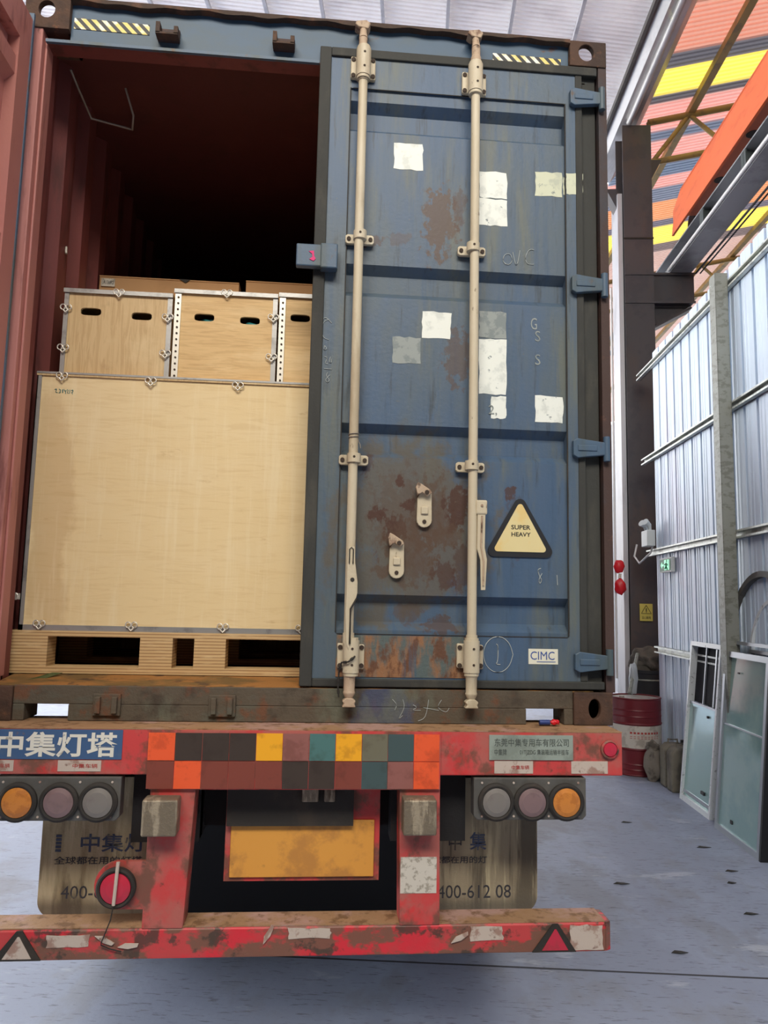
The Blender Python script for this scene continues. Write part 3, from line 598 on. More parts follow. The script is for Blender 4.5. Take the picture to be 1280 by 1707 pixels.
arch(m_lpanel, .62, .66, 1.66, .05, -.0, 'arched_frame', 'larger dark arched window frame behind the wide window')
arch(m_alumw, .46, .84, 1.60, .035, -.062+.12, 'arched_frame', 'smaller white arched window frame behind the dark arched one')

# ================================================================== the container
cont = thing('shipping_container', 'weathered blue shipping container on the trailer, left door open, red inside', 'container', (1.219, .3, Z0))
W_, H_, LEN = 2.438, 2.896, 12.19
def casting(x0, x1, z0, z1, cx, cz, rx, rz, y0=0, y1=.178, top=False):
    b = MB(fC); b.hole_plate(x0, x1, z0, z1, y0, y0+.028, cx, cz, rx, rz)
    s = 1 if cx > 1.2 else -1
    xo = x1 if s > 0 else x0; b.box(min(xo, xo-s*.016), max(xo, xo-s*.016), y0+.028, y1, z0, z1)
    xi = x0 if s > 0 else x1; b.box(min(xi, xi+s*.012), max(xi, xi+s*.012), y0+.028, y1, z0, z1)
    b.box(x0, x1, y0+.028, y1, z0, z0+.016)
    if not top: b.box(x0, x1, y0+.028, y1, z1-.016, z1); b.box(x0, x1, y1-.01, y1, z0, z1)
    return b.build('corner_casting', m_cast, cont, .004)
casting(2.276, 2.438, 2.778, 2.896, 2.349, 2.842, .033, .038, -.006, top=True)
casting(0, .178, 2.755, 2.896, .085, 2.838, .033, .038, -.006, top=True)
casting(2.268, 2.424, 0, .125, 2.351, .062, .024, .038, -.012)
casting(.0, .162, 0, .125, .087, .062, .024, .038, -.012)
b = MB(fC); b.box(2.402, 2.438, .0, .12, .125, 2.78); b.box(2.31, 2.402, .06, .12, .125, 2.78); b.build('corner_post', m_post, cont)
b = MB(fC); b.box(0, .075, .0, .10, .12, 2.76); b.box(.075, .085, .03, .10, .15, 2.74); b.build('corner_post', m_red, cont, .004)
hd = MB(fC); hd.box(.178, 2.276, .02, .10, 2.715, 2.885); hd = hd.build('door_header', m_head, cont)
b = MB(fC); b.box(.085, 1.2, .006, .02, 2.703, 2.716); b.build('header_lower_lip', m_bluef, hd)
b = MB(fC); b.box(.085, 2.35, .02, .10, 2.710, 2.7155); b.build('header_underside', m_redmid, hd)
b = MB(fC)
vs = []; n = 60
for i in range(n+1):
    x = .178+(2.276-.178)*i/n; dz = .004*math.sin(i*1.3)+.004*math.sin(i*.47+1)
    vs += [(x, -.012, 2.878+dz), (x, -.012, 2.894), (x, .10, 2.894), (x, .10, 2.885)]
b.add(vs, [(4*i+k, 4*i+(k+1) % 4, 4*i+4+(k+1) % 4, 4*i+4+k) for i in range(n) for k in range(4)]); b.build('header_upper_lip', m_lip, hd)
for (xa, za, xb, zb) in ((.189, 2.826, .493, 2.776), (1.943, 2.823, 2.243, 2.776)):
    b = MB(fC); b.prism([(xa, zb+.002), (xb, zb), (xb, za-.004), (xa, za)], .0175, .0205); b.build('hazard_tape', m_haz, hd)
for x in (.575, 1.05):
    k = MB(fC); k.box(x-.045, x+.045, .004, .02, 2.748, 2.80); k = k.build('cam_keeper', m_post, hd, .003)
    k2 = MB(fC); k2.box(x-.045, x-.028, -.035, .004, 2.752, 2.80); k2.box(x+.028, x+.045, -.035, .004, 2.752, 2.785); k2.box(x-.045, x+.045, -.035, .004, 2.748, 2.756)
    k2.build('cam_keeper', m_lip, hd)
# roof, side walls, front wall, floor, far frame
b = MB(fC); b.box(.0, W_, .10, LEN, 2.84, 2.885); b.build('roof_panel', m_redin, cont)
def sidewall(sgn):
    pts = []; y = .10; xi = .078; d = -.045
    while y < LEN-.3:
        pts += [(xi, y), (xi, y+.06), (xi+d, y+.10), (xi+d, y+.20), (xi, y+.24)]; y += .28
    pts.append((xi, LEN))
    vs = []
    for a, c in pts:
        X = a if sgn < 0 else W_-a
        vs += [(X, c, .12), (X, c, 2.85)]
    b = MB(fC); b.add(vs, [(2*i, 2*i+1, 2*i+3, 2*i+2) for i in range(len(pts)-1)])
    X = .0 if sgn < 0 else W_
    b.box(min(X, X-sgn*.02), max(X, X-sgn*.02), .1, LEN, .12, 2.86)
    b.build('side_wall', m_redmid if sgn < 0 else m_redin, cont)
sidewall(-1); sidewall(1)
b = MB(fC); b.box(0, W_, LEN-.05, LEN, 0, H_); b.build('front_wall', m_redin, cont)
b = MB(fC); b.box(.02, W_-.02, .22, LEN, .115, .15); b.build('floor_boards', m_floorb, cont)
b = MB(fC); b.box(0, .06, .18, LEN, .03, .16); b.box(W_-.06, W_, .18, LEN, .03, .16); b.build('bottom_rail', m_post, cont)
for y in (1.0, 2.0, 3.0):
    b = MB(fC); b.box(.06, W_-.06, y, y+.05, .03, .115); b.build('cross_member', m_under, cont)
sl = MB(fC)
sl.box(.162, 2.268, 0.0, .14, .06, .128); sl.box(.162, .203, 0., .14, 0, .06); sl.box(2.232, 2.268, 0., .14, 0, .06); sl.box(.360, 2.082, 0, .14, .0, .06)
sl = sl.build('door_sill', m_sill, cont, .003)
b = MB(fC)
n = 40; vs = []
for i in range(n+1):
    x = .085+(2.35-.085)*i/n
    vs += [(x, .004+.004*math.sin(i*1.7), .129), (x, .22, .152), (x, .22, .12), (x, .004, .12)]
b.add(vs, [(4*i+k, 4*i+(k+1) % 4, 4*i+4+(k+1) % 4, 4*i+4+k) for i in range(n) for k in range(4)]); b.build('threshold', m_thresh, sl)
for x in (.50, .92):
    b = MB(fC); b.box(x-.05, x+.05, -.012, 0, .02, .10); b.box(x-.04, x-.02, -.028, -.01, .03, .09); b.box(x+.02, x+.04, -.028, -.01, .03, .09); b.build('cam_keeper', m_sill, sl, .003)
def chalk(lines, par, y, r=.0016, xf=fC, name='chalk_mark'):
    b = MB(xf)
    for ln in lines:
        P = []
        for i in range(len(ln)-1):
            a, c = Vector(ln[i]), Vector(ln[i+1])
            for k in range(3): P.append(a.lerp(c, k/3))
        P.append(Vector(ln[-1]))
        for _ in range(2): P = [P[0]]+[(P[i-1]+P[i]*2+P[i+1])/4 for i in range(1, len(P)-1)]+[P[-1]]
        b.tube([(p.x, y, p.y) for p in P], r, 4)
    return b.build(name, m_chalk, par)
chalk([[(1.56, .09), (1.58, .07), (1.57, .05)], [(1.60, .09), (1.61, .06), (1.58, .01), (1.60, .03)], [(1.64, .07), (1.66, .06), (1.63, .05), (1.67, .05)], [(1.70, .09), (1.69, .02), (1.66, .01)], [(1.68, .06), (1.74, .05)], [(1.75, .09), (1.73, .06), (1.77, .04), (1.78, .06)]], sl, -.002, .0012)

# ---- right (closed) door
door = MB(fC)
door.box(1.251, 1.335, .004, .055, .165, 2.75); door.box(2.255, 2.33, .004, .055, .165, 2.75); door.box(1.335, 2.255, .004, .055, 2.60, 2.75); door.box(1.335, 2.255, .004, .055, .165, .335)
prof = [(2.60, .012)]
for zt in (2.548, 1.83, 1.165, .487):
    prof += [(zt, .012), (zt-.032, .052), (zt-.105, .052), (zt-.137, .012)]
prof.append((.335, .012))
vs = []
for z, y in prof: vs += [(1.335, y, z), (2.255, y, z)]
door.add(vs, [(2*i, 2*i+1, 2*i+3, 2*i+2) for i in range(len(prof)-1)])
door.box(1.251, 2.33, .055, .06, .165, 2.75)
door = door.build('right_door', m_blue, cont)
b = MB(fC); b.box(1.34, 1.86, .001, .004, .172, .33); b.build('kick_plate', m_kick, door)
b = MB(fC)
b.box(1.203, 1.251, -.006, .05, .135, 2.774); b.box(2.33, 2.395, .02, .05, .135, 2.774); b.box(1.251, 2.395, -.006, .05, 2.735, 2.774); b.box(1.251, 2.395, -.006, .05, .135, .165); b.box(2.30, 2.33, -.0, .05, .165, 2.75)
b.build('door_gasket', m_gask, door, .004)
b = MB(fC); b.box(1.345, 2.25, .002, .0045, 2.598, 2.601); b.box(1.333, 1.337, .001, .0045, .34, 2.6); b.box(2.252, 2.257, .001, .0045, .34, 2.6); b.box(1.34, 2.25, .002, .0045, .333, .336); b.build('weld_seam', m_grime, door)
for z in (2.623, 1.787, 1.093, .242):
    h = MB(fC); h.prism([(2.272, z-.03), (2.272, z+.03), (2.29, z+.04), (2.335, z+.034), (2.405, z+.026), (2.405, z-.026), (2.335, z-.034), (2.29, z-.04)], -.022, .002)
    h = h.build('hinge', m_bluef, door, .004)
    b = MB(fC); b.lathe([(.014, -.05), (.014, .05)], (2.412, -.014, z), 'z', 14); b.build('hinge_pin', m_bluef, h)
    b = MB(fC); b.box(2.29, 2.37, -.026, -.02, z-.012, z+.012); b.build('hinge_rib', m_bluef, h)
def rod(x, zb, zt):
    r = MB(fC); r.tube([(x, -.042, .33), (x, -.042, 2.62)], .0185, 20); r.tube([(x, -.042, .30), (x, -.042, .34)], .022, 20); r.tube([(x, -.042, 2.60), (x, -.042, 2.63)], .022, 20)
    return r.build('lock_rod', m_cream, door)
def bigbr(x, z, h, fl):
    b = MB(fC); n = 10
    b.tube([(x, -.042, z-h/2), (x, -.042, z+h/2)], .031, 20); b.tube([(x, -.042, z-h/2-.012), (x, -.042, z-h/2+.004)], .028, 20); b.tube([(x, -.042, z+h/2-.004), (x, -.042, z+h/2+.01)], .027, 20)
    b.prism([(x-.052, z-h*.38), (x+.052, z-h*.42), (x+.052, z+h*.36), (x-.052, z+h*.40)], -.016, .004)
    o = b.build('rod_bearing_bracket', m_cream, door, .006)
    for sx in (-1, 1):
        for dz in (-.3, .27): b = MB(fC); b.lathe([(.009, -.004), (.009, 0)], (x+sx*.041, -.016, z+dz*h), 'y', 12); b.build('bolt', m_hole, door)
    for dz in (-.25, .25): b = MB(fC); b.lathe([(.005, -.002), (.005, 0)], (x+.003, -.072, z+dz*h), 'y', 10); b.build('grease_hole', m_hole, door)
def guide(x, z):
    b = MB(fC); b.tube([(x, -.042, z-.018), (x, -.042, z+.018)], .027, 16)
    b.prism([(x-.058, z-.016), (x-.05, z-.022), (x+.05, z-.022), (x+.058, z-.016), (x+.058, z+.012), (x+.05, z+.018), (x-.05, z+.018), (x-.058, z+.012)], -.014, .004)
    o = b.build('rod_guide', m_cream, door, .003)
    for sx in (-1, 1): b = MB(fC); b.lathe([(.0085, -.005), (.0085, 0)], (x+sx*.044, -.014, z-.002), 'y', 12); b.build('bolt', m_hole, door)
    b = MB(fC); b.lathe([(.005, -.002), (.005, 0)], (x, -.068, z+.002), 'y', 10); b.build('grease_hole', m_hole, door)
def cam_top(x, sgn):
    b = MB(fC); b.tube([(x, -.042, 2.70), (x, -.042, 2.745), (x, -.042, 2.75), (x, -.042, 2.79)], [.022, .0215, .018, .018], 18)
    b.tube([(x, -.042, 2.79), (x, -.036, 2.825), (x, -.03, 2.85)], [.019, .014, .016], 14)
    b.prism([(x-.02, 2.84), (x+.02, 2.835), (x+.03, 2.858), (x+.012, 2.873), (x-.03, 2.866), (x-.036, 2.852)], -.05, .0); b.build('cam_end', m_creamr, door, .004)
def cam_bot(x, m):
    b = MB(fC); b.tube([(x, -.042, .185), (x, -.042, .178), (x, -.042, .125), (x, -.042, .118), (x, -.042, .10)], [.026, .022, .021, .024, .015], 18)
    b.prism([(x-.026, .088), (x-.012, .10), (x+.012, .10), (x+.026, .088), (x+.02, .078), (x+.026, .066), (x-.026, .066), (x-.018, .078)], -.06, -.02); b.build('cam_end', m, door, .004)
for x in (1.384, 1.857):
    rod(x, 0, 0)
bigbr(1.384, 2.68, .125, 0); bigbr(1.856, 2.65, .125, 0); bigbr(1.396, .252, .12, 0); bigbr(1.857, .258, .12, 0)
guide(1.388, 1.926); guide(1.387, 1.012); guide(1.851, 1.904); guide(1.852, 1.0)
cam_top(1.380, 1); cam_top(1.857, -1); cam_bot(1.392, m_creamr); cam_bot(1.857, m_cream)
# handles
h = MB(fC); h.box(1.868, 1.912, -.062, -.02, .805, .862); h = h.build('handle_hub', m_cream, door, .006)
b = MB(fC)
def PZ(px, py): return None
b.prism([(1.874, .81), (1.905, .81), (1.903, .675), (1.912, .63), (1.906, .512), (1.889, .512), (1.886, .628), (1.873, .67)], -.058, -.05); h = b.build('lock_handle', m_cream, door, .003)
b = MB(fC); b.tube([(1.891, -.061, .80), (1.888, -.061, .68), (1.899, -.061, .62), (1.897, -.061, .53)], .004, 6); b.lathe([(.005, -.003), (.005, 0)], (1.89, -.063, .84), 'y', 10); b.build('handle_rib', m_creamr, h)
h = MB(fC); h.prism([(1.374, .665), (1.398, .665), (1.402, .60), (1.412, .53), (1.412, .49), (1.404, .455), (1.386, .43), (1.390, .30), (1.384, .28), (1.376, .30), (1.370, .42), (1.372, .48), (1.372, .60)], -.074, -.066)
h = h.build('lock_handle', m_cream, door, .003)
b = MB(fC); b.tube([(1.379, -.076, .60), (1.379, -.076, .655), (1.386, -.076, .662), (1.393, -.076, .655), (1.393, -.076, .60)], .0025, 6)
b.tube([(1.41, -.072, .47), (1.388, -.076, .43), (1.388, -.076, .30)], .004, 6); b.lathe([(.008, -.002), (.008, 0)], (1.392, -.074, .54), 'y', 12); b.build('handle_edge', m_grime, h)
def retainer(x, z):
    r = MB(fC); P = [(x+.03*math.cos(t), z-.055+.03*math.sin(t)) for t in [PI+PI*i/8 for i in range(9)]]+[(x+.028, z+.05), (x+.012, z+.068), (x-.012, z+.062), (x-.028, z+.03)]
    r.prism(P, -.006, .012); r = r.build('handle_retainer', m_cream, door, .003)
    b = MB(fC); b.prism([(x-.03, z+.04), (x-.038, z+.07), (x-.03, z+.092), (x-.014, z+.084), (x+.02, z+.062), (x+.026, z+.05), (x+.01, z+.038), (x-.012, z+.052)], -.028, -.006); b.build('latch_tongue', m_creamr, r, .003)
    b = MB(fC); b.box(x-.014, x+.014, -.014, -.004, z-.032, z-.004); b.build('latch_stop', m_cream, r, .002)
    b = MB(fC); b.lathe([(.008, -.003), (.008, 0)], (x, -.006, z-.062), 'y', 12); b.lathe([(.009, -.003), (.009, 0)], (x+.006, -.028, z+.052), 'y', 12); r2_ = b.build('rivet', m_hole, r)
retainer(1.672, .838); retainer(1.566, .635)
# placard
def rtri(cx, z0, z1, hw, r, n=6):
    V = [(cx-hw, z0), (cx+hw, z0), (cx, z1)]; out = []
    for i in range(3):
        p = Vector(V[i]); a = Vector(V[i-1]); c = Vector(V[(i+1) % 3])
        da = (a-p).normalized(); dc = (c-p).normalized(); h2 = math.acos(da.dot(dc))/2
        d = r/math.tan(h2); s_, t_ = p+da*d, p+dc*d; ce = p+(da+dc).normalized()*r/math.sin(h2)
        a0 = math.atan2(s_.y-ce.y, s_.x-ce.x); a1 = math.atan2(t_.y-ce.y, t_.x-ce.x); dd = (a1-a0+PI) % (2*PI)-PI
        out += [(ce.x+r*math.cos(a0+dd*k/n), ce.y+r*math.sin(a0+dd*k/n)) for k in range(n+1)]
    return out
pl = MB(fC); pl.prism(rtri(2.060, .647, .905, .148, .024), .006, .0115); pl = pl.build('placard', m_blk, door)
b = MB(fC); b.prism(rtri(2.060, .668, .873, .112, .012), .0045, .0062); b.build('placard_face', m_super, pl)
TC('lettering', 'SUPER', 2.023, 2.101, .757, .775, .0044, m_blk, pl, bold=.015); TC('lettering', 'HEAVY', 2.024, 2.102, .729, .746, .0044, m_blk, pl, bold=.015)
# maker sticker
st = MB(fC); st.box(2.092, 2.210, .0025, .0042, .230, .289); st = st.build('sticker', m_cimc, door)
TC('lettering', 'CIMC', 2.100, 2.196, .247, .279, .0024, m_navy, st)
b = MB(fC); b.box(2.125, 2.20, .0015, .0026, .238, .2405); b.build('sticker_line', m_navy, st)
# made-up pale patches in place of the mosaic blocks hiding the markings
def patch(x0, x1, z0, z1, m, seed, y=.0115):
    rnd = random.Random(seed); P = []
    for (a, c, d, e2) in ((x0, z0, x1, z0), (x1, z0, x1, z1), (x1, z1, x0, z1), (x0, z1, x0, z0)):
        for k in range(5): P.append((a+(d-a)*k/5+rnd.uniform(-.003, .003), c+(e2-c)*k/5+rnd.uniform(-.003, .003)))
    b = MB(fC); b.prism(P, y-.0008, y+.0004); return b.build('mosaic_patch', m, door)
patch(1.524, 1.645, 2.256, 2.373, m_mosw, 1); patch(1.886, 2.004, 2.155, 2.272, m_mosw, 2); patch(1.886, 2.004, 2.033, 2.150, m_mosw, 3)
patch(2.126, 2.243, 2.180, 2.288, m_mosy, 4); patch(2.247, 2.254, 2.19, 2.27, m_mosy, 5)
patch(2.257, 2.33, 2.19, 2.285, m_mosy, 6, .0038)
patch(1.654, 1.772, 1.533, 1.644, m_mosw, 7); patch(1.89, 2.004, 1.545, 1.657, m_fadeg, 8); patch(1.89, 2.004, 1.308, 1.54, m_mosw, 9); patch(1.94, 2.002, 1.208, 1.30, m_mosw, 10)
patch(2.123, 2.240, 1.20, 1.311, m_mosw, 11); patch(1.535, 1.65, 1.42, 1.53, m_fadeg, 12)
TC('stencil', 'G', 2.106, 2.132, 1.590, 1.640, .011, m_fadeg, door); TC('stencil', 'S', 2.124, 2.146, 1.540, 1.585, .011, m_fadeg, door); TC('stencil', 'S', 2.124, 2.146, 1.440, 1.485, .011, m_fadeg, door)
TC('stencil', '2,', 1.93, 1.965, 1.218, 1.262, .0095, m_fadeg, door)
# chalk
chalk([[(2.00, 1.865), (1.985, 1.88), (1.995, 1.91), (2.02, 1.915), (2.03, 1.88), (2.01, 1.86), (1.99, 1.875)], [(2.03, 1.92), (2.04, 1.865), (2.05, 1.865), (2.06, 1.93)], [(2.12, 1.935), (2.10, 1.94), (2.08, 1.90), (2.09, 1.87), (2.12, 1.872)]], door, .010)
chalk([[(1.275, 1.585), (1.25, 1.575), (1.245, 1.53), (1.255, 1.505), (1.275, 1.50)], [(1.285, 1.57), (1.26, 1.595), (1.25, 1.585)], [(1.26, 1.475), (1.255, 1.455), (1.27, 1.46), (1.26, 1.475)], [(1.26, 1.43), (1.275, 1.425), (1.26, 1.40), (1.275, 1.40)], [(1.285, 1.43), (1.278, 1.405), (1.29, 1.405), (1.287, 1.42)], [(1.26, 1.38), (1.29, 1.378)], [(1.275, 1.365), (1.268, 1.35), (1.285, 1.335), (1.275, 1.32), (1.265, 1.335), (1.285, 1.355)]], door, .002, .0014)
chalk([[(1.97+.06*math.cos(t/10*2*PI), .265+.072*math.sin(t/10*2*PI)) for t in range(11)], [(1.963, .305), (1.972, .30), (1.97, .235), (1.96, .228), (1.98, .226)]], door, .002)
chalk([[(2.145, .605), (2.13, .60), (2.14, .57), (2.15, .56), (2.14, .54), (2.135, .56), (2.15, .585)], [(2.21, .58), (2.212, .54)]], door, .010)
# lock box
lb = MB(fC); lb.box(1.135, 1.245, -.045, -.012, 1.785, 1.878); lb.box(1.232, 1.300, -.052, -.006, 1.778, 1.882); lb = lb.build('lock_box', m_bluef, door, .005)
b = MB(fC); b.prism([(1.185, 1.845), (1.205, 1.848), (1.207, 1.825), (1.213, 1.815), (1.205, 1.805), (1.188, 1.812), (1.20, 1.822), (1.198, 1.835)], -.048, -.045); b.build('pink_mark', m_pink, door)
# wire and chain on the left rod
b = MB(fC); b.tube([(1.384+.02*math.cos(t), -.042+.022*math.sin(t), 1.085+.002*t) for t in [i*.6 for i in range(24)]]+[(1.41, -.03, 1.07), (1.412, -.03, 1.055)], .002, 6); b.build('twisted_wire', m_wire, door)
ch = MB(fC)
pts = [(1.41, -.075, .255), (1.385, -.085, .235), (1.36, -.06, .23), (1.352, -.04, .19), (1.35, -.035, .14), (1.354, -.035, .10)]
for i in range(len(pts)-1):
    a, c = Vector(pts[i]), Vector(pts[i+1])
    for k in range(3):
        p = a.lerp(c, k/3); q = a.lerp(c, (k+1)/3); ch.tube([p, q], .0055 if k % 2 else .0035, 6)
ch.build('chain', m_grime, door)

# ---- left (open) door, swung out towards the camera
ld = MB(fC)
XI = .052
def LX(s): return XI-.020*s/1.0      # slight outward swing
def lbox(b, s0, s1, t0, t1, z0, z1):  # s along the door away from hinge (towards -Y), t thickness outward (towards -X)
    vs = []
    for z in (z0, z1):
        for s_, t_ in ((s0, t0), (s1, t0), (s1, t1), (s0, t1)): vs.append((LX(s_)-t_, -.035-s_, z))
    b.add(vs, [(0, 1, 2, 3), (4, 5, 6, 7), (0, 1, 5, 4), (1, 2, 6, 5), (2, 3, 7, 6), (3, 0, 4, 7)])
lbox(ld, .012, .11, 0, .05, .165, 2.75); lbox(ld, 1.08, 1.16, 0, .05, .165, 2.75); lbox(ld, .11, 1.08, 0, .05, 2.60, 2.75); lbox(ld, .11, 1.08, 0, .05, .165, .335)
prof = [(2.60, .045)]
for zt in (2.548, 1.83, 1.165, .487): prof += [(zt, .045), (zt-.032, .008), (zt-.105, .008), (zt-.137, .045)]
prof.append((.335, .045)); vs = []
for z, t in prof:
    for s_ in (.11, 1.08): vs.append((LX(s_)-t, -.035-s_, z))
ld.add(vs, [(2*i, 2*i+1, 2*i+3, 2*i+2) for i in range(len(prof)-1)])
ld = ld.build('left_door', m_red, cont)
b = MB(fC); lbox(b, 0, .012, -.004, .052, .15, 2.78); b.build('door_gasket', m_bluef, ld)
for z in (2.62, 1.78, 1.09, .24):
    b = MB(fC); b.tube([(.012, -.02, z-.05), (.012, -.02, z+.05)], .014, 12); b.build('hinge_pin', m_bluef, ld)
# small things inside container
b = MB(fC); b.tube([(.10, .26, 2.77), (.115, .32, 2.73), (.14, .45, 2.67), (.30, .5, 2.665), (.315, .5, 2.66), (.33, .45, 2.70), (.30, .40, 2.80)], .0055, 6); b.build('hanging_wire_frame', m_wire, cont)
b = MB(fC); b.tube([(.09, .40, 1.98), (.085, .41, 2.0), (.082, .42, 2.02)], .005, 6); b.build('tape_scrap', m_paper, cont)

# ================================================================== crates
def clip(b, x, z, y, s=1, up=1):
    for sx in (-1, 1):
        b.tube([(x+sx*.012+.0105*math.cos(t), y-.003, z+up*.008+.0115*math.sin(t)) for t in [2*PI*i/12 for i in range(13)]], .0028, 6)
    b.tube([(x-.01, y-.004, z-up*.005), (x, y-.006, z-up*.016), (x+.01, y-.004, z-up*.005)], .0035, 6)
pz0, pz1 = .152, .318
e = thing('wooden_pallet', 'laminated plywood pallet under the large plywood crate in the container', 'pallet', fC((1.0, .8, pz0)))
b = MB(fC); b.box(.05, 2.2, .19, 1.3, pz1-.022, pz1); b.build('top_deck', m_lvl, e)
for y0_, y1_ in ((.19, .30), (.70, .82), (1.2, 1.3)):
    b = MB(fC); b.box(.05, 2.2, y0_, y1_, pz0, pz0+.026); b.build('bottom_board', m_lvl, e)
for (a, c) in ((.052, .205), (.562, .69), (.775, .90), (1.28, 1.44), (1.9, 2.1)):
    for y in (.19, .71, 1.2):
        b = MB(fC); b.box(a, c, y, y+.1, pz0+.026, pz1-.022); b.build('block', m_lvl, e)
e = thing('large_crate', 'large pale plywood crate on the pallet, filling the open doorway', 'crate', fC((1.1, .8, pz1)))
lc0, lc1, lx0, lx1 = pz1, 1.372, .088, 2.25
b = MB(fC); b.box(lx0+.012, lx1, .203, .215, lc0+.012, lc1-.01); b.build('front_panel', m_plyL, e)
b = MB(fC); b.box(lx0+.004, lx0+.016, .215, 1.25, lc0, lc1-.01); b.box(lx1-.012, lx1, .215, 1.25, lc0, lc1-.01); b.box(lx0, lx1, 1.24, 1.25, lc0, lc1); b.box(lx0, lx1, .215, 1.25, lc0, lc0+.01); b.build('side_panels', m_plyL, e)
b = MB(fC); b.box(lx0-.006, lx1+.006, .196, 1.255, lc1-.014, lc1); b.build('lid', m_plyS, e)
b = MB(fC); b.box(lx0-.002, lx1, .198, .204, lc0, lc0+.022); b.build('lower_edge_strip', m_galv, e)
b = MB(fC); b.box(lx0-.004, lx0+.014, .198, .204, lc0, lc1-.012); b.box(lx0-.004, lx0, .198, .24, lc0, lc1-.012); b.build('side_edge_strip', m_galv, e)
b = MB(fC); b.box(lx0-.006, lx1, .194, .197, lc1-.006, lc1+.002); b.build('top_edge_strip', m_galv, e)
for (x, z, u) in ((.183, 1.352, 1), (.542, 1.346, 1), (.901, 1.343, 1), (.166, .338, 1), (.523, .338, 1), (.885, .338, 1), (1.2, .338, 1)):
    b = MB(fC); clip(b, x, z, .195, up=u); b.build('corner_clip', m_clip, e)
b = MB(fC); b.lathe([(.012, -.003), (.016, 0)], (.062, .20, .45), 'y', 14); b.box(.06, .085, .199, .202, .438, .462); b.build('edge_tab', m_clip, e)
chalk([[(.155, 1.30), (.165, 1.305), (.158, 1.288), (.168, 1.288)], [(.172, 1.303), (.180, 1.30), (.176, 1.292), (.180, 1.288), (.172, 1.287)], [(.185, 1.30), (.19, 1.29), (.186, 1.287), (.188, 1.303)], [(.193, 1.303), (.194, 1.295), (.202, 1.296), (.20, 1.303), (.20, 1.284)], [(.205, 1.302), (.21, 1.30), (.206, 1.288), (.212, 1.286)], [(.216, 1.302), (.216, 1.286)], [(.222, 1.298), (.228, 1.303), (.230, 1.293), (.222, 1.292), (.228, 1.284)]], e, .2015, .0013, name='handwriting').data.materials[0] = m_teal

def small_crate(x0, x1, z1, m, lab, holes, hz, strip, xlim=None):
    z0 = 1.374
    e = thing('handled_crate', lab, 'crate', fC(((x0+x1)/2, .5, z0)), 'small plywood crates on the large crate')
    xm = (holes[0]+holes[1])/2
    b = MB(fC); b.hole_plate(x0, xm, z0, z1-.008, .222, .234, holes[0], hz[0], .042, .0165, 40, 4); b.hole_plate(xm, x1, z0, z1-.008, .222, .234, holes[1], hz[1], .042, .0165, 40, 4); b.build('front_panel', m, e)
    b = MB(fC); b.box(x0, x0+.01, .234, .85, z0, z1-.008); b.box(x1-.01, x1, .234, .85, z0, z1-.008); b.box(x0, x1, .84, .85, z0, z1-.008); b.build('side_panels', m, e)
    b = MB(fC); b.box(x0-.004, x1+.003, .214, .855, z1-.012, z1); b.build('lid', m, e)
    b = MB(fC); b.box(x0-.006, x1+.003, .211, .215, z1-.016, z1+.002); b.build('top_edge_strip', m_galv, e)
    if strip:
        b = MB(fC); b.box(x0-.002, x0+.024, .216, .222, z0, z1-.016)
        b.cur = 1; z = z0+.012
        while z < z1-.02: b.lathe([(.0045, -.002), (.0045, 0)], (x0+.012, .216, z), 'y', 10); z += .0265
        b.build('perforated_edge_strip', [m_clip, m_hole], e)
    else:
        b = MB(fC); b.box(x0-.002, x0+.016, .217, .222, z0, z1-.016); b.build('left_edge_strip', m_galv, e)
    b = MB(fC); b.box(x1-.018, x1+.002, .217, .222, z0, z1-.016); b.build('right_edge_strip', m_galv, e)
    for (x, z) in (((x0+x1)/2, z1-.012), (x1-.016, z0+.27*(z1-z0)), (x1-.014, z1-.11)):
        b = MB(fC); clip(b, x, z, .214); b.build('corner_clip', m_clip, e)
    if not strip:
        for z in (1.478, 1.652): b = MB(fC); clip(b, x0+.008, z, .214); b.build('corner_clip', m_clip, e)
    return e
small_crate(.164, .606, 1.742, m_plyS, 'leftmost small plywood crate, stained, with two handle slots', (.272, .482), (1.649, 1.640), False, None)
e2 = small_crate(.620, 1.050, 1.765, m_plyS2, 'middle small plywood crate with teal film showing in its handle slots', (.743, .936), (1.649, 1.645), True, None)
b = MB(fC); b.ico((.76, .27, 1.64), (.05, .03, .016), 3, .3); b.ico((.95, .27, 1.632), (.05, .03, .016), 8, .3); b.build('film_inside', m_teal, e2)
small_crate(1.062, 1.49, 1.772, m_plyS2, 'right small plywood crate partly hidden by the closed door', (1.150, 1.38), (1.668, 1.66), True, None)
# second layer of goods behind
e = thing('large_crate', 'plain plywood crate standing behind the front crate, carrying the cartons', 'crate', fC((1.1, 1.9, .15)))
b = MB(fC); b.box(.12, 2.3, 1.32, 2.6, .152, 1.372); b.build('body', m_plyS, e, .003)
def carton(x0, x1, z1, y0, y1, lab, z0=1.374):
    e = thing('cardboard_box', lab, 'box', fC(((x0+x1)/2, (y0+y1)/2, z0)), 'cartons behind the small crates')
    b = MB(fC); b.box(x0, x1, y0, y1, z0, z1); b.build('body', m_kraft, e, .003)
    b = MB(fC); b.box(x0, x1, y0-.003, y0+.1, z1-.004, z1+.002); b.build('flap', m_kraft, e)
    return e
c1 = carton(.088, .80, 2.10, .90, 1.6, 'wide brown carton with a white label behind the leftmost small crate')
b = MB(fC); b.box(.10, .168, .893, .898, 2.043, 2.085); b.build('shipping_label', m_paper, c1)
TC('lettering', '1A13#R2', .105, .163, 2.052, 2.074, .8925, m_blk, c1)
b = MB(fC); b.prism([(.49, 2.103), (.55, 2.103), (.525, 2.085)], .894, .902); b.build('torn_edge', m_grime, c1)
carton(.835, 1.5, 2.115, .90, 1.6, 'second brown carton behind the middle and right small crates')
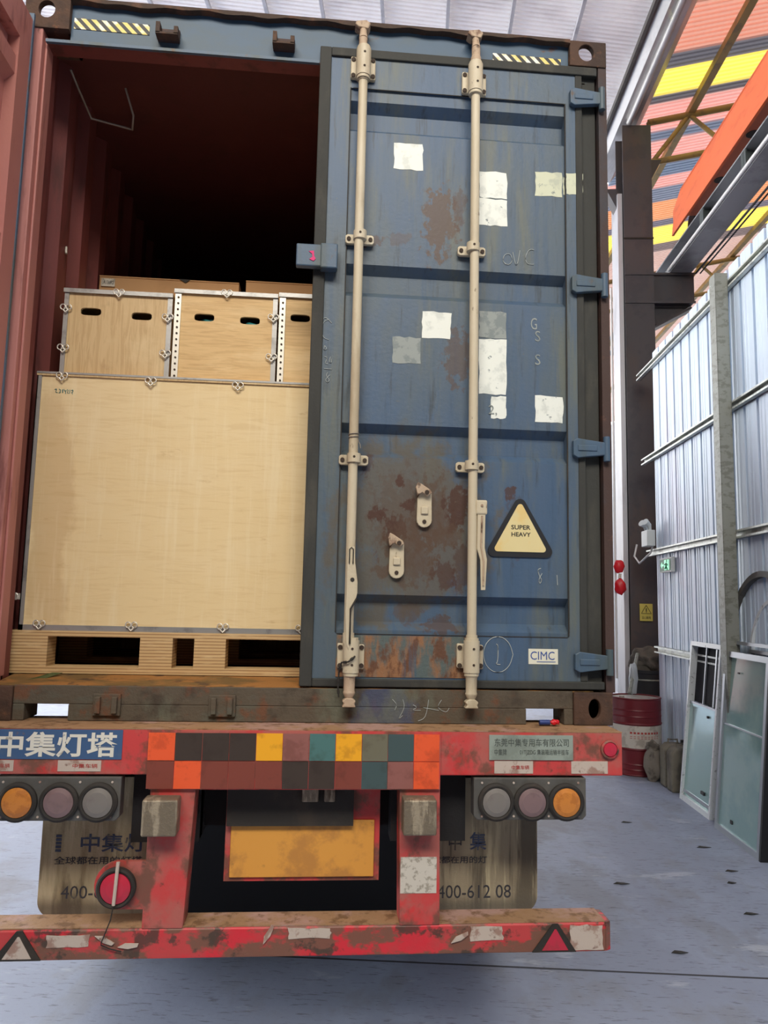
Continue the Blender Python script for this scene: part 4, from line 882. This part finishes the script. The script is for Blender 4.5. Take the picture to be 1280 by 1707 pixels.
# green strap over the sill
b = MB(fC)
b.add([(-.03, -.03, .060), (-.03, -.028, .085), (.10, -.016, .108), (.10, -.018, .088), (.27, .16, .158), (.25, .18, .160), (.10, .0, .132), (.12, -.02, .112)], [(0, 1, 2, 3)])
b.add([(.10, -.018, .088), (.10, -.016, .11), (.24, .16, .156), (.28, .16, .156)], [(0, 1, 2, 3)])
o = b.build('webbing_strap', m_green); sd = o.modifiers.new('t', 'SOLIDIFY'); sd.thickness = .003
tag(o, 'olive green webbing strap lying over the left end of the door sill', 'strap')

# ================================================================== the trailer
tr = thing('semi_trailer', 'red skeletal semi trailer carrying the container', 'trailer', (1.22, 1, 0))
Y0 = -.15
bm_ = MB(fC); bm_.box(.045, 2.402, Y0, Y0+.10, -.158, -.002); bm_ = bm_.build('rear_beam', m_trred, tr, .004)
b = MB(fC); b.box(.045, 2.402, Y0-.001, .12, -.004, -.0008); b.build('beam_top_dust', m_trtop, bm_)
b = MB(fC); b.box(.70, 1.722, Y0-.012, Y0+.05, -.205, -.004); b.build('centre_plate', m_trred, bm_)
# blue sign
sg = MB(fC); sg.box(.155, .600, Y0-.003, Y0, -.106, -.006); sg = sg.build('blue_sign', m_sblue, bm_)
TC('lettering', '中集灯塔', .178, .584, -.099, -.014, Y0-.0035, m_swhite, sg, bold=.022)
for x0, x1 in ((.11, .238), (.386, .532)):
    s_ = MB(fC); s_.box(x0, x1, Y0-.002, Y0, -.147, -.110); s_ = s_.build('reflective_tape', m_tapew, bm_)
    TC('lettering', '中集车辆', x0+.05, x1-.012, -.136, -.121, Y0-.0024, m_redtx, s_)
pt = MB(fC); pt.box(1.902, 2.214, Y0-.005, Y0, -.102, -.014); pt = pt.build('maker_plate', m_plate, bm_)
TC('lettering', '东莞中集专用车有限公司', 1.921, 2.198, -.054, -.026, Y0-.0055, m_platetx, pt); TC('lettering', '中集牌', 1.921, 1.966, -.086, -.063, Y0-.0055, m_platetx, pt)
TC('lettering', '01TJZDG 集装箱运输半挂车', 2.015, 2.198, -.086, -.064, Y0-.0055, m_platetx, pt)
s_ = MB(fC); s_.box(1.922, 2.065, Y0-.002, Y0, -.150, -.106); s_ = s_.build('reflective_tape', m_tapew, bm_)
TC('lettering', '中集车辆', 1.985, 2.05, -.136, -.121, Y0-.0024, m_redtx, s_)
b = MB(fC); b.box(2.208, 2.345, Y0-.002, Y0, -.150, -.106); b.build('reflective_tape', m_tapew, bm_)
rl = MB(fC); rl.lathe([(.034, 0), (.034, -.010), (.027, -.013), (.027, -.008)], (2.352, Y0, -.062), 'y', 26); rl = rl.build('round_reflector', m_trdirt, bm_)
b = MB(fC); b.lathe([(.026, -.008), (.024, -.014), (.0001, -.017)], (2.352, Y0, -.062), 'y', 26); b.build('lens', m_redl, rl)
# made-up blocks in mosaic colours across the centre of the beam
s0, s1 = [.69+i*.0935 for i in range(11)], None
rowA = ['orange', 'dark', 'dark', 'dark', 'yellow', 'rose', 'teal', 'yellow', 'olive', 'slate', 'orange']
rowB = ['brick', 'orange', 'brick', 'brick', 'brick', 'dark', 'dark', 'brick', 'slate', 'rose', 'orange']
for i in range(11):
    for row, z in ((rowA, -.107), (rowB, -.203)):
        b = MB(fC); b.box(s0[i]+.001, s0[i]+.0925, Y0-.0145, Y0-.012, z+.001, z+.0945); b.build('mosaic_block', m_mosaic[row[i]], bm_)
# lamp panels
def lamps(x0, x1, cs, lens, nm):
    p = MB(fC); p.prism([(x0, -.165), (x1, -.165), (x1, -.298), (x1-.014, -.312), (x0+.014, -.312), (x0, -.298)], Y0-.004, Y0+.05); p = tag(p.build('lamp_panel', m_lpanel, tr, .004), nm)
    for c, L_ in zip(cs, lens):
        b = MB(fC); b.lathe([(.066, 0), (.066, -.012), (.058, -.018), (.052, -.016), (.050, -.006)], (c, Y0-.004, -.248), 'y', 40, False); b.build('lamp_ring', m_grime, p)
        b = MB(fC); b.lathe([(.051, -.006), (.050, -.014), (.035, -.019), (.0001, -.021)], (c, Y0-.004, -.248), 'y', 40); b.build('lamp_lens', L_, p)
    b = MB(fC)
    for x in (x0+.03, (cs[0]+cs[1])/2, (cs[1]+cs[2])/2, x1-.03):
        for z in (-.182, -.298): b.lathe([(.004, -.003), (.004, 0)], (x, Y0-.004, z), 'y', 8)
    b.build('screw', m_tapew, p)
lamps(1.846, 2.262, (1.927, 2.058, 2.185), (m_greyl, m_pinkl, m_amber), None)
lamps(.180, .605, (.263, .401, .532), (m_amber, m_pinkl, m_greyl), None)
# uprights
for (a, c, a2, c2) in ((.704, .86, .70, .838), (1.578, 1.724, 1.586, 1.728)):
    b = MB(fC); b.prism([(a, -.20), (c, -.20), (c2, -.668), (a2, -.668)], Y0, Y0+.10); b.build('bumper_bracket', m_trred, tr, .003)
for (a, c) in ((.694, .812), (1.585, 1.702)):
    b = MB(fC); b.box(a, c, Y0-.075, Y0+.0, -.345, -.225); b.build('dock_buffer', m_block, tr, .006)
# white blank label on right upright
b = MB(fC); b.box(1.586, 1.715, Y0-.002, Y0, -.560, -.438); b.build('blank_label', m_paper, tr)
# underrun bar
ub = MB(fC); ub.prism([(Y0, -.764), (Y0, -.672), (Y0+.008, -.664), (Y0+.12, -.664), (Y0+.12, -.764)], .10, 2.33, 'x')
ub.prism([(2.33, Y0), (2.352, Y0+.012), (2.352, Y0+.11), (2.33, Y0+.12)], -.764, -.666, 'z'); ub = ub.build('underrun_bar', m_trdirt, tr, .003)
b = MB(fC); b.box(.10, 2.33, Y0+.004, Y0+.118, -.666, -.662); b.build('bar_top_dust', m_trtop, ub)
for cx, h in ((.30, .085), (2.145, .085)):
    b = MB(fC); b.prism([(cx-.085, -.762), (cx+.075, -.762), (cx+.01, -.668), (cx-.01, -.668)], Y0-.006, Y0); tr_ = b.build('triangle_reflector', m_grime, ub)
    b = MB(fC); b.prism([(cx-.05, -.755), (cx+.045, -.755), (cx+.002, -.685), (cx-.004, -.685)], Y0-.008, Y0-.006); b.build('reflector_face', m_tapew if cx < 1 else m_redl, tr_)
for (x0, x1, z0, z1) in ((.392, .53, -.722, -.684), (1.20, 1.345, -.705, -.672), (1.84, 1.955, -.722, -.676), (2.20, 2.318, -.757, -.675)):
    rnd = random.Random(int(x0*100)); P = []
    for (a, c, d, g) in ((x0, z0, x1, z0), (x1, z0, x1, z1), (x1, z1, x0, z1), (x0, z1, x0, z0)):
        for k in range(4): P.append((a+(d-a)*k/4+rnd.uniform(-.004, .004), c+(g-c)*k/4+rnd.uniform(-.003, .003)))
    b = MB(fC); b.prism(P, Y0-.0025, Y0); b.build('worn_reflective_tape', m_tapew, ub)
for (x, z, a) in ((1.13, -.69, 1.1), (.66, -.72, .1), (1.80, -.71, .5), (.58, -.70, -.4)):
    b = MB(fC); d = Vector((math.cos(a), 0, math.sin(a))); q = Vector((-math.sin(a), 0, math.cos(a))); c = Vector((x, Y0-.006, z))
    P = [c-d*.035, c-d*.01+q*.01, c+d*.035+q*.004, c+d*.03-q*.006, c-d*.0-q*.009]
    b.add([tuple(p) for p in P]+[(p.x, p.y+.005, p.z) for p in P], [(0, 1, 2, 3, 4), (9, 8, 7, 6, 5)]+[(i, (i+1) % 5, (i+1) % 5+5, i+5) for i in range(5)]); b.build('peeling_tape', m_tapew, ub)
# red round lamp on bracket
lb_ = MB(fC); P = [(.612+.078*math.cos(t), -.525+.078*math.sin(t)) for t in [PI/2+PI*i/16 for i in range(17)]]+[(.704, -.603), (.704, -.447)]
lb_.prism(P, Y0+.0, Y0+.02); lb_ = lb_.build('round_lamp_bracket', m_trred, tr)
b = MB(fC); b.lathe([(.066, 0), (.066, -.02), (.060, -.026), (.053, -.022), (.052, -.01)], (.610, Y0, -.529), 'y', 40, False); b.build('lamp_ring', m_grime, lb_)
b = MB(fC); b.lathe([(.053, -.01), (.050, -.022), (.03, -.028), (.0001, -.030)], (.610, Y0, -.529), 'y', 40); b.build('lamp_lens', m_redl, lb_)
b = MB(fC); b.tube([(.618, Y0-.035, -.437), (.612, Y0-.04, -.575)], .006, 8); b.build('cable_tie', m_tapew, lb_)
b = MB(fC); b.tube([(.612, Y0-.04, -.575), (.60, Y0-.02, -.63), (.575, Y0-.02, -.70), (.572, Y0-.012, -.712), (.60, Y0-.01, -.725), (.64, Y0-.01, -.735)], .0022, 6); b.build('loose_wire', m_grime, lb_)
# number plate
np_ = MB(fC); np_.box(.975, 1.50, -.03, -.02, -.545, -.345); np_ = np_.build('number_plate', m_yplate, tr, .003)
b = MB(fC); b.box(.955, 1.52, -.02, .0, -.56, -.20); b.build('plate_holder', m_trred, tr)
for a, c in ((1.23, 1.29), (1.31, 1.35)):
    b = MB(fC); b.box(a, c, -.075, -.045, -.27, -.22); b.build('plate_lamp', m_block, tr, .004)
b = MB(fC); b.box(.96, 1.42, -.05, -.02, -.36, -.215); b.build('plate_shade', m_grime, tr)
# mud flaps
def flap(x0, x1, m, lr):
    r = .06; z0, z1 = -.722, -.22; cx = x0+r if lr < 0 else x1-r
    if lr < 0: P = [(x1, z1), (x1, z0)]+[(cx+r*math.cos(t), z0+r+r*math.sin(t)) for t in [-PI/2-PI/2*i/8 for i in range(9)]]+[(x0, z1)]
    else: P = [(x0, z1), (x0, z0)]+[(cx+r*math.cos(t), z0+r+r*math.sin(t)) for t in [-PI/2+PI/2*i/8 for i in range(9)]]+[(x1, z1)]
    b = MB(fC); b.prism(P, .09, .102); return b.build('mudflap', m, tr)
fl = flap(.270, .78, m_flap, -1); fr = flap(1.66, 2.150, m_flapd, 1)
TC('lettering', '中集灯', .412, .650, -.491, -.425, .0895, m_blueink, fl, bold=.012)
b = MB(fC)
for k in range(5): b.box(.322, .342, .088, .0895, -.489+k*.013, -.480+k*.013)
b.build('logo_bar', m_blueink, fl)
TC('lettering', '全球都在用的灯塔', .320, .640, -.534, -.506, .0895, m_ink, fl, bold=.012); TC('lettering', '400-6', .352, .500, -.655, -.610, .0895, m_ink, fl)
TC('lettering', '中', 1.80, 1.85, -.491, -.43, .0895, m_ink, fr); TC('lettering', '集', 1.882, 1.948, -.491, -.424, .0895, m_blueink, fr, bold=.012); TC('lettering', '球都在用的灯', 1.735, 1.95, -.54, -.513, .0895, m_ink, fr, bold=.012)
TC('lettering', '400-612 08', 1.757, 2.045, -.668, -.620, .0895, m_ink, fr)
# chassis, axles, wheels
for x in (.76, 1.58):
    b = MB(fC); b.box(x, x+.1, .0, 11.5, -.42, -.03); b.build('chassis_rail', m_under, tr)
for a, c, z_ in ((.105, .16, -.40), (3.0, 3.1, -.3)):
    b = MB(fC); b.box(.3, 2.14, a, c, z_, -.04); b.build('cross_beam', m_under, tr)
for a, c in ((.12, .66), (1.76, 2.32)):
    b = MB(fC); b.box(a, c, .0, .085, -.16, -.02); b.build('beam_backing', m_under, tr)
for a, c in ((.62, .86), (1.56, 1.84)):
    b = MB(fC); b.box(a, c, -.03, .06, -.42, -.16); b.build('inner_panel', m_under, tr)
for y in (2.15, 3.45):
    b = MB(); b.tube([(.1, y, .5), (2.34, y, .5)], .06, 14); b.build('axle', m_under, tr)
    for x in (.05, .38, 1.83, 2.16):
        t = MB(); t.lathe([(.29, 0), (.44, .01), (.49, .035), (.50, .07), (.50, .17), (.49, .205), (.44, .23), (.29, .24)], (x, y, .5), 'x', 40, False); t = t.build('tyre', m_tyre, tr)
        b = MB(); b.lathe([(.29, .02), (.27, .06), (.1, .08), (.0001, .08)], (x, y, .5), 'x', 30, False); b.lathe([(.29, .22), (.29, .02)], (x, y, .5), 'x', 30, False); b.build('rim', m_grime, t)
for y in (4.75,):  # third axle added to block light under the trailer
    b = MB(); b.tube([(.1, y, .5), (2.34, y, .5)], .06, 14); b.build('axle', m_under, tr)
    for x in (.05, .38, 1.83, 2.16):
        t = MB(); t.lathe([(.29, 0), (.44, .01), (.49, .035), (.50, .07), (.50, .17), (.49, .205), (.44, .23), (.29, .24)], (x, y, .5), 'x', 40, False); t = t.build('tyre', m_tyre, tr)
b = MB(); b.box(.08, 2.36, 1.56, 1.575, .10, 1.40); b.build('added_dark_sheet', m_black, tr)  # black sheet added to block light and darken the space underneath
for x in (.12, 1.72):
    b = MB(); b.box(x, x+.6, 6.2, 7.6, .45, 1.05); b.build('added_light_block', m_under, tr, .01)  # unseen boxes added to keep light out from beneath the trailer
b = MB(); b.prism([(12.45, .55), (14.4, .55), (14.4, 1.9), (14.2, 3.1), (12.45, 3.3)], .0, 2.44, 'x'); b.build('added_tractor_cab', m_trred, tr, .03)  # unseen cab added to block light from the far end
for y in (10.3, 11.6, 13.5):  # unseen wheels added with the cab as light blockers
    for x in (.02, 2.1):
        t = MB(); t.lathe([(.01, .0), (.44, .01), (.50, .05), (.50, .27), (.44, .31), (.01, .31)], (x, y, .5), 'x', 32, False); t.build('tyre', m_tyre, tr)
# battery and red cap lying on the beam by the right slot
b = MB(fC); b.tube([(2.125, -.03, .013), (2.15, -.03, .013)], .010, 12); b.tube([(2.15, -.03, .013), (2.165, -.03, .013)], .0102, 12); tag(b.build('small_cell', [m_batt]), 'small dark blue cylinder lying on the beam by the right sill slot', 'cylinder')
b = MB(fC); b.ico((2.185, -.03, .014), (.018, .012, .010), 2, .3); tag(b.build('red_scrap', m_redc), 'small red plastic scrap lying on the beam beside the blue cylinder', 'scrap')
# bits of litter on the floor
rnd = random.Random(5)
for i, (x, y, s) in enumerate(((1.9, 7.2, .05), (2.35, 6.55, .06), (2.15, 5.2, .05), (1.45, 5.65, .06), (2.25, 5.75, .035), (1.5, 4.6, .05), (2.35, 6.0, .05))):
    b = MB(fB); b.add([(x-s, y, .002), (x, y-.01, .006), (x+s, y+.012, .003), (x+s*.3, y+.03, .002), (x-s*.5, y+.02, .008)], [(0, 1, 2, 3, 4)])
    o = b.build('leaf', m_grime); sd = o.modifiers.new('t', 'SOLIDIFY'); sd.thickness = .002; sd.offset = 1
    tag(o, 'dry dark leaf lying loose on the concrete floor right of the trailer', 'leaf', 'dry leaves on the floor')

# lettering, pins and faces that are finer than a sub-part become one mesh with the piece they sit on
def depth(o):
    d = 0
    while o.parent: o = o.parent; d += 1
    return d
for o in [o for o in bpy.data.objects if o.type == 'MESH' and depth(o) > 2]:
    p = o.parent; a, m2 = p.data, o.data
    vs = [tuple(v.co) for v in a.vertices]; n0 = len(vs); vs += [tuple(v.co) for v in m2.vertices]
    fs = [tuple(q.vertices) for q in a.polygons]+[tuple(i+n0 for i in q.vertices) for q in m2.polygons]
    ms = list(a.materials); idx = []
    for q in m2.polygons:
        mm = m2.materials[q.material_index]
        if mm not in ms: ms.append(mm)
        idx.append(ms.index(mm))
    mi = [q.material_index for q in a.polygons]+idx; sm = [q.use_smooth for q in a.polygons]+[q.use_smooth for q in m2.polygons]
    me = bpy.data.meshes.new(a.name); me.from_pydata(vs, [], fs)
    for mm in ms: me.materials.append(mm)
    me.polygons.foreach_set('material_index', mi); me.polygons.foreach_set('use_smooth', sm); me.update()
    p.data = me; bpy.data.objects.remove(o)
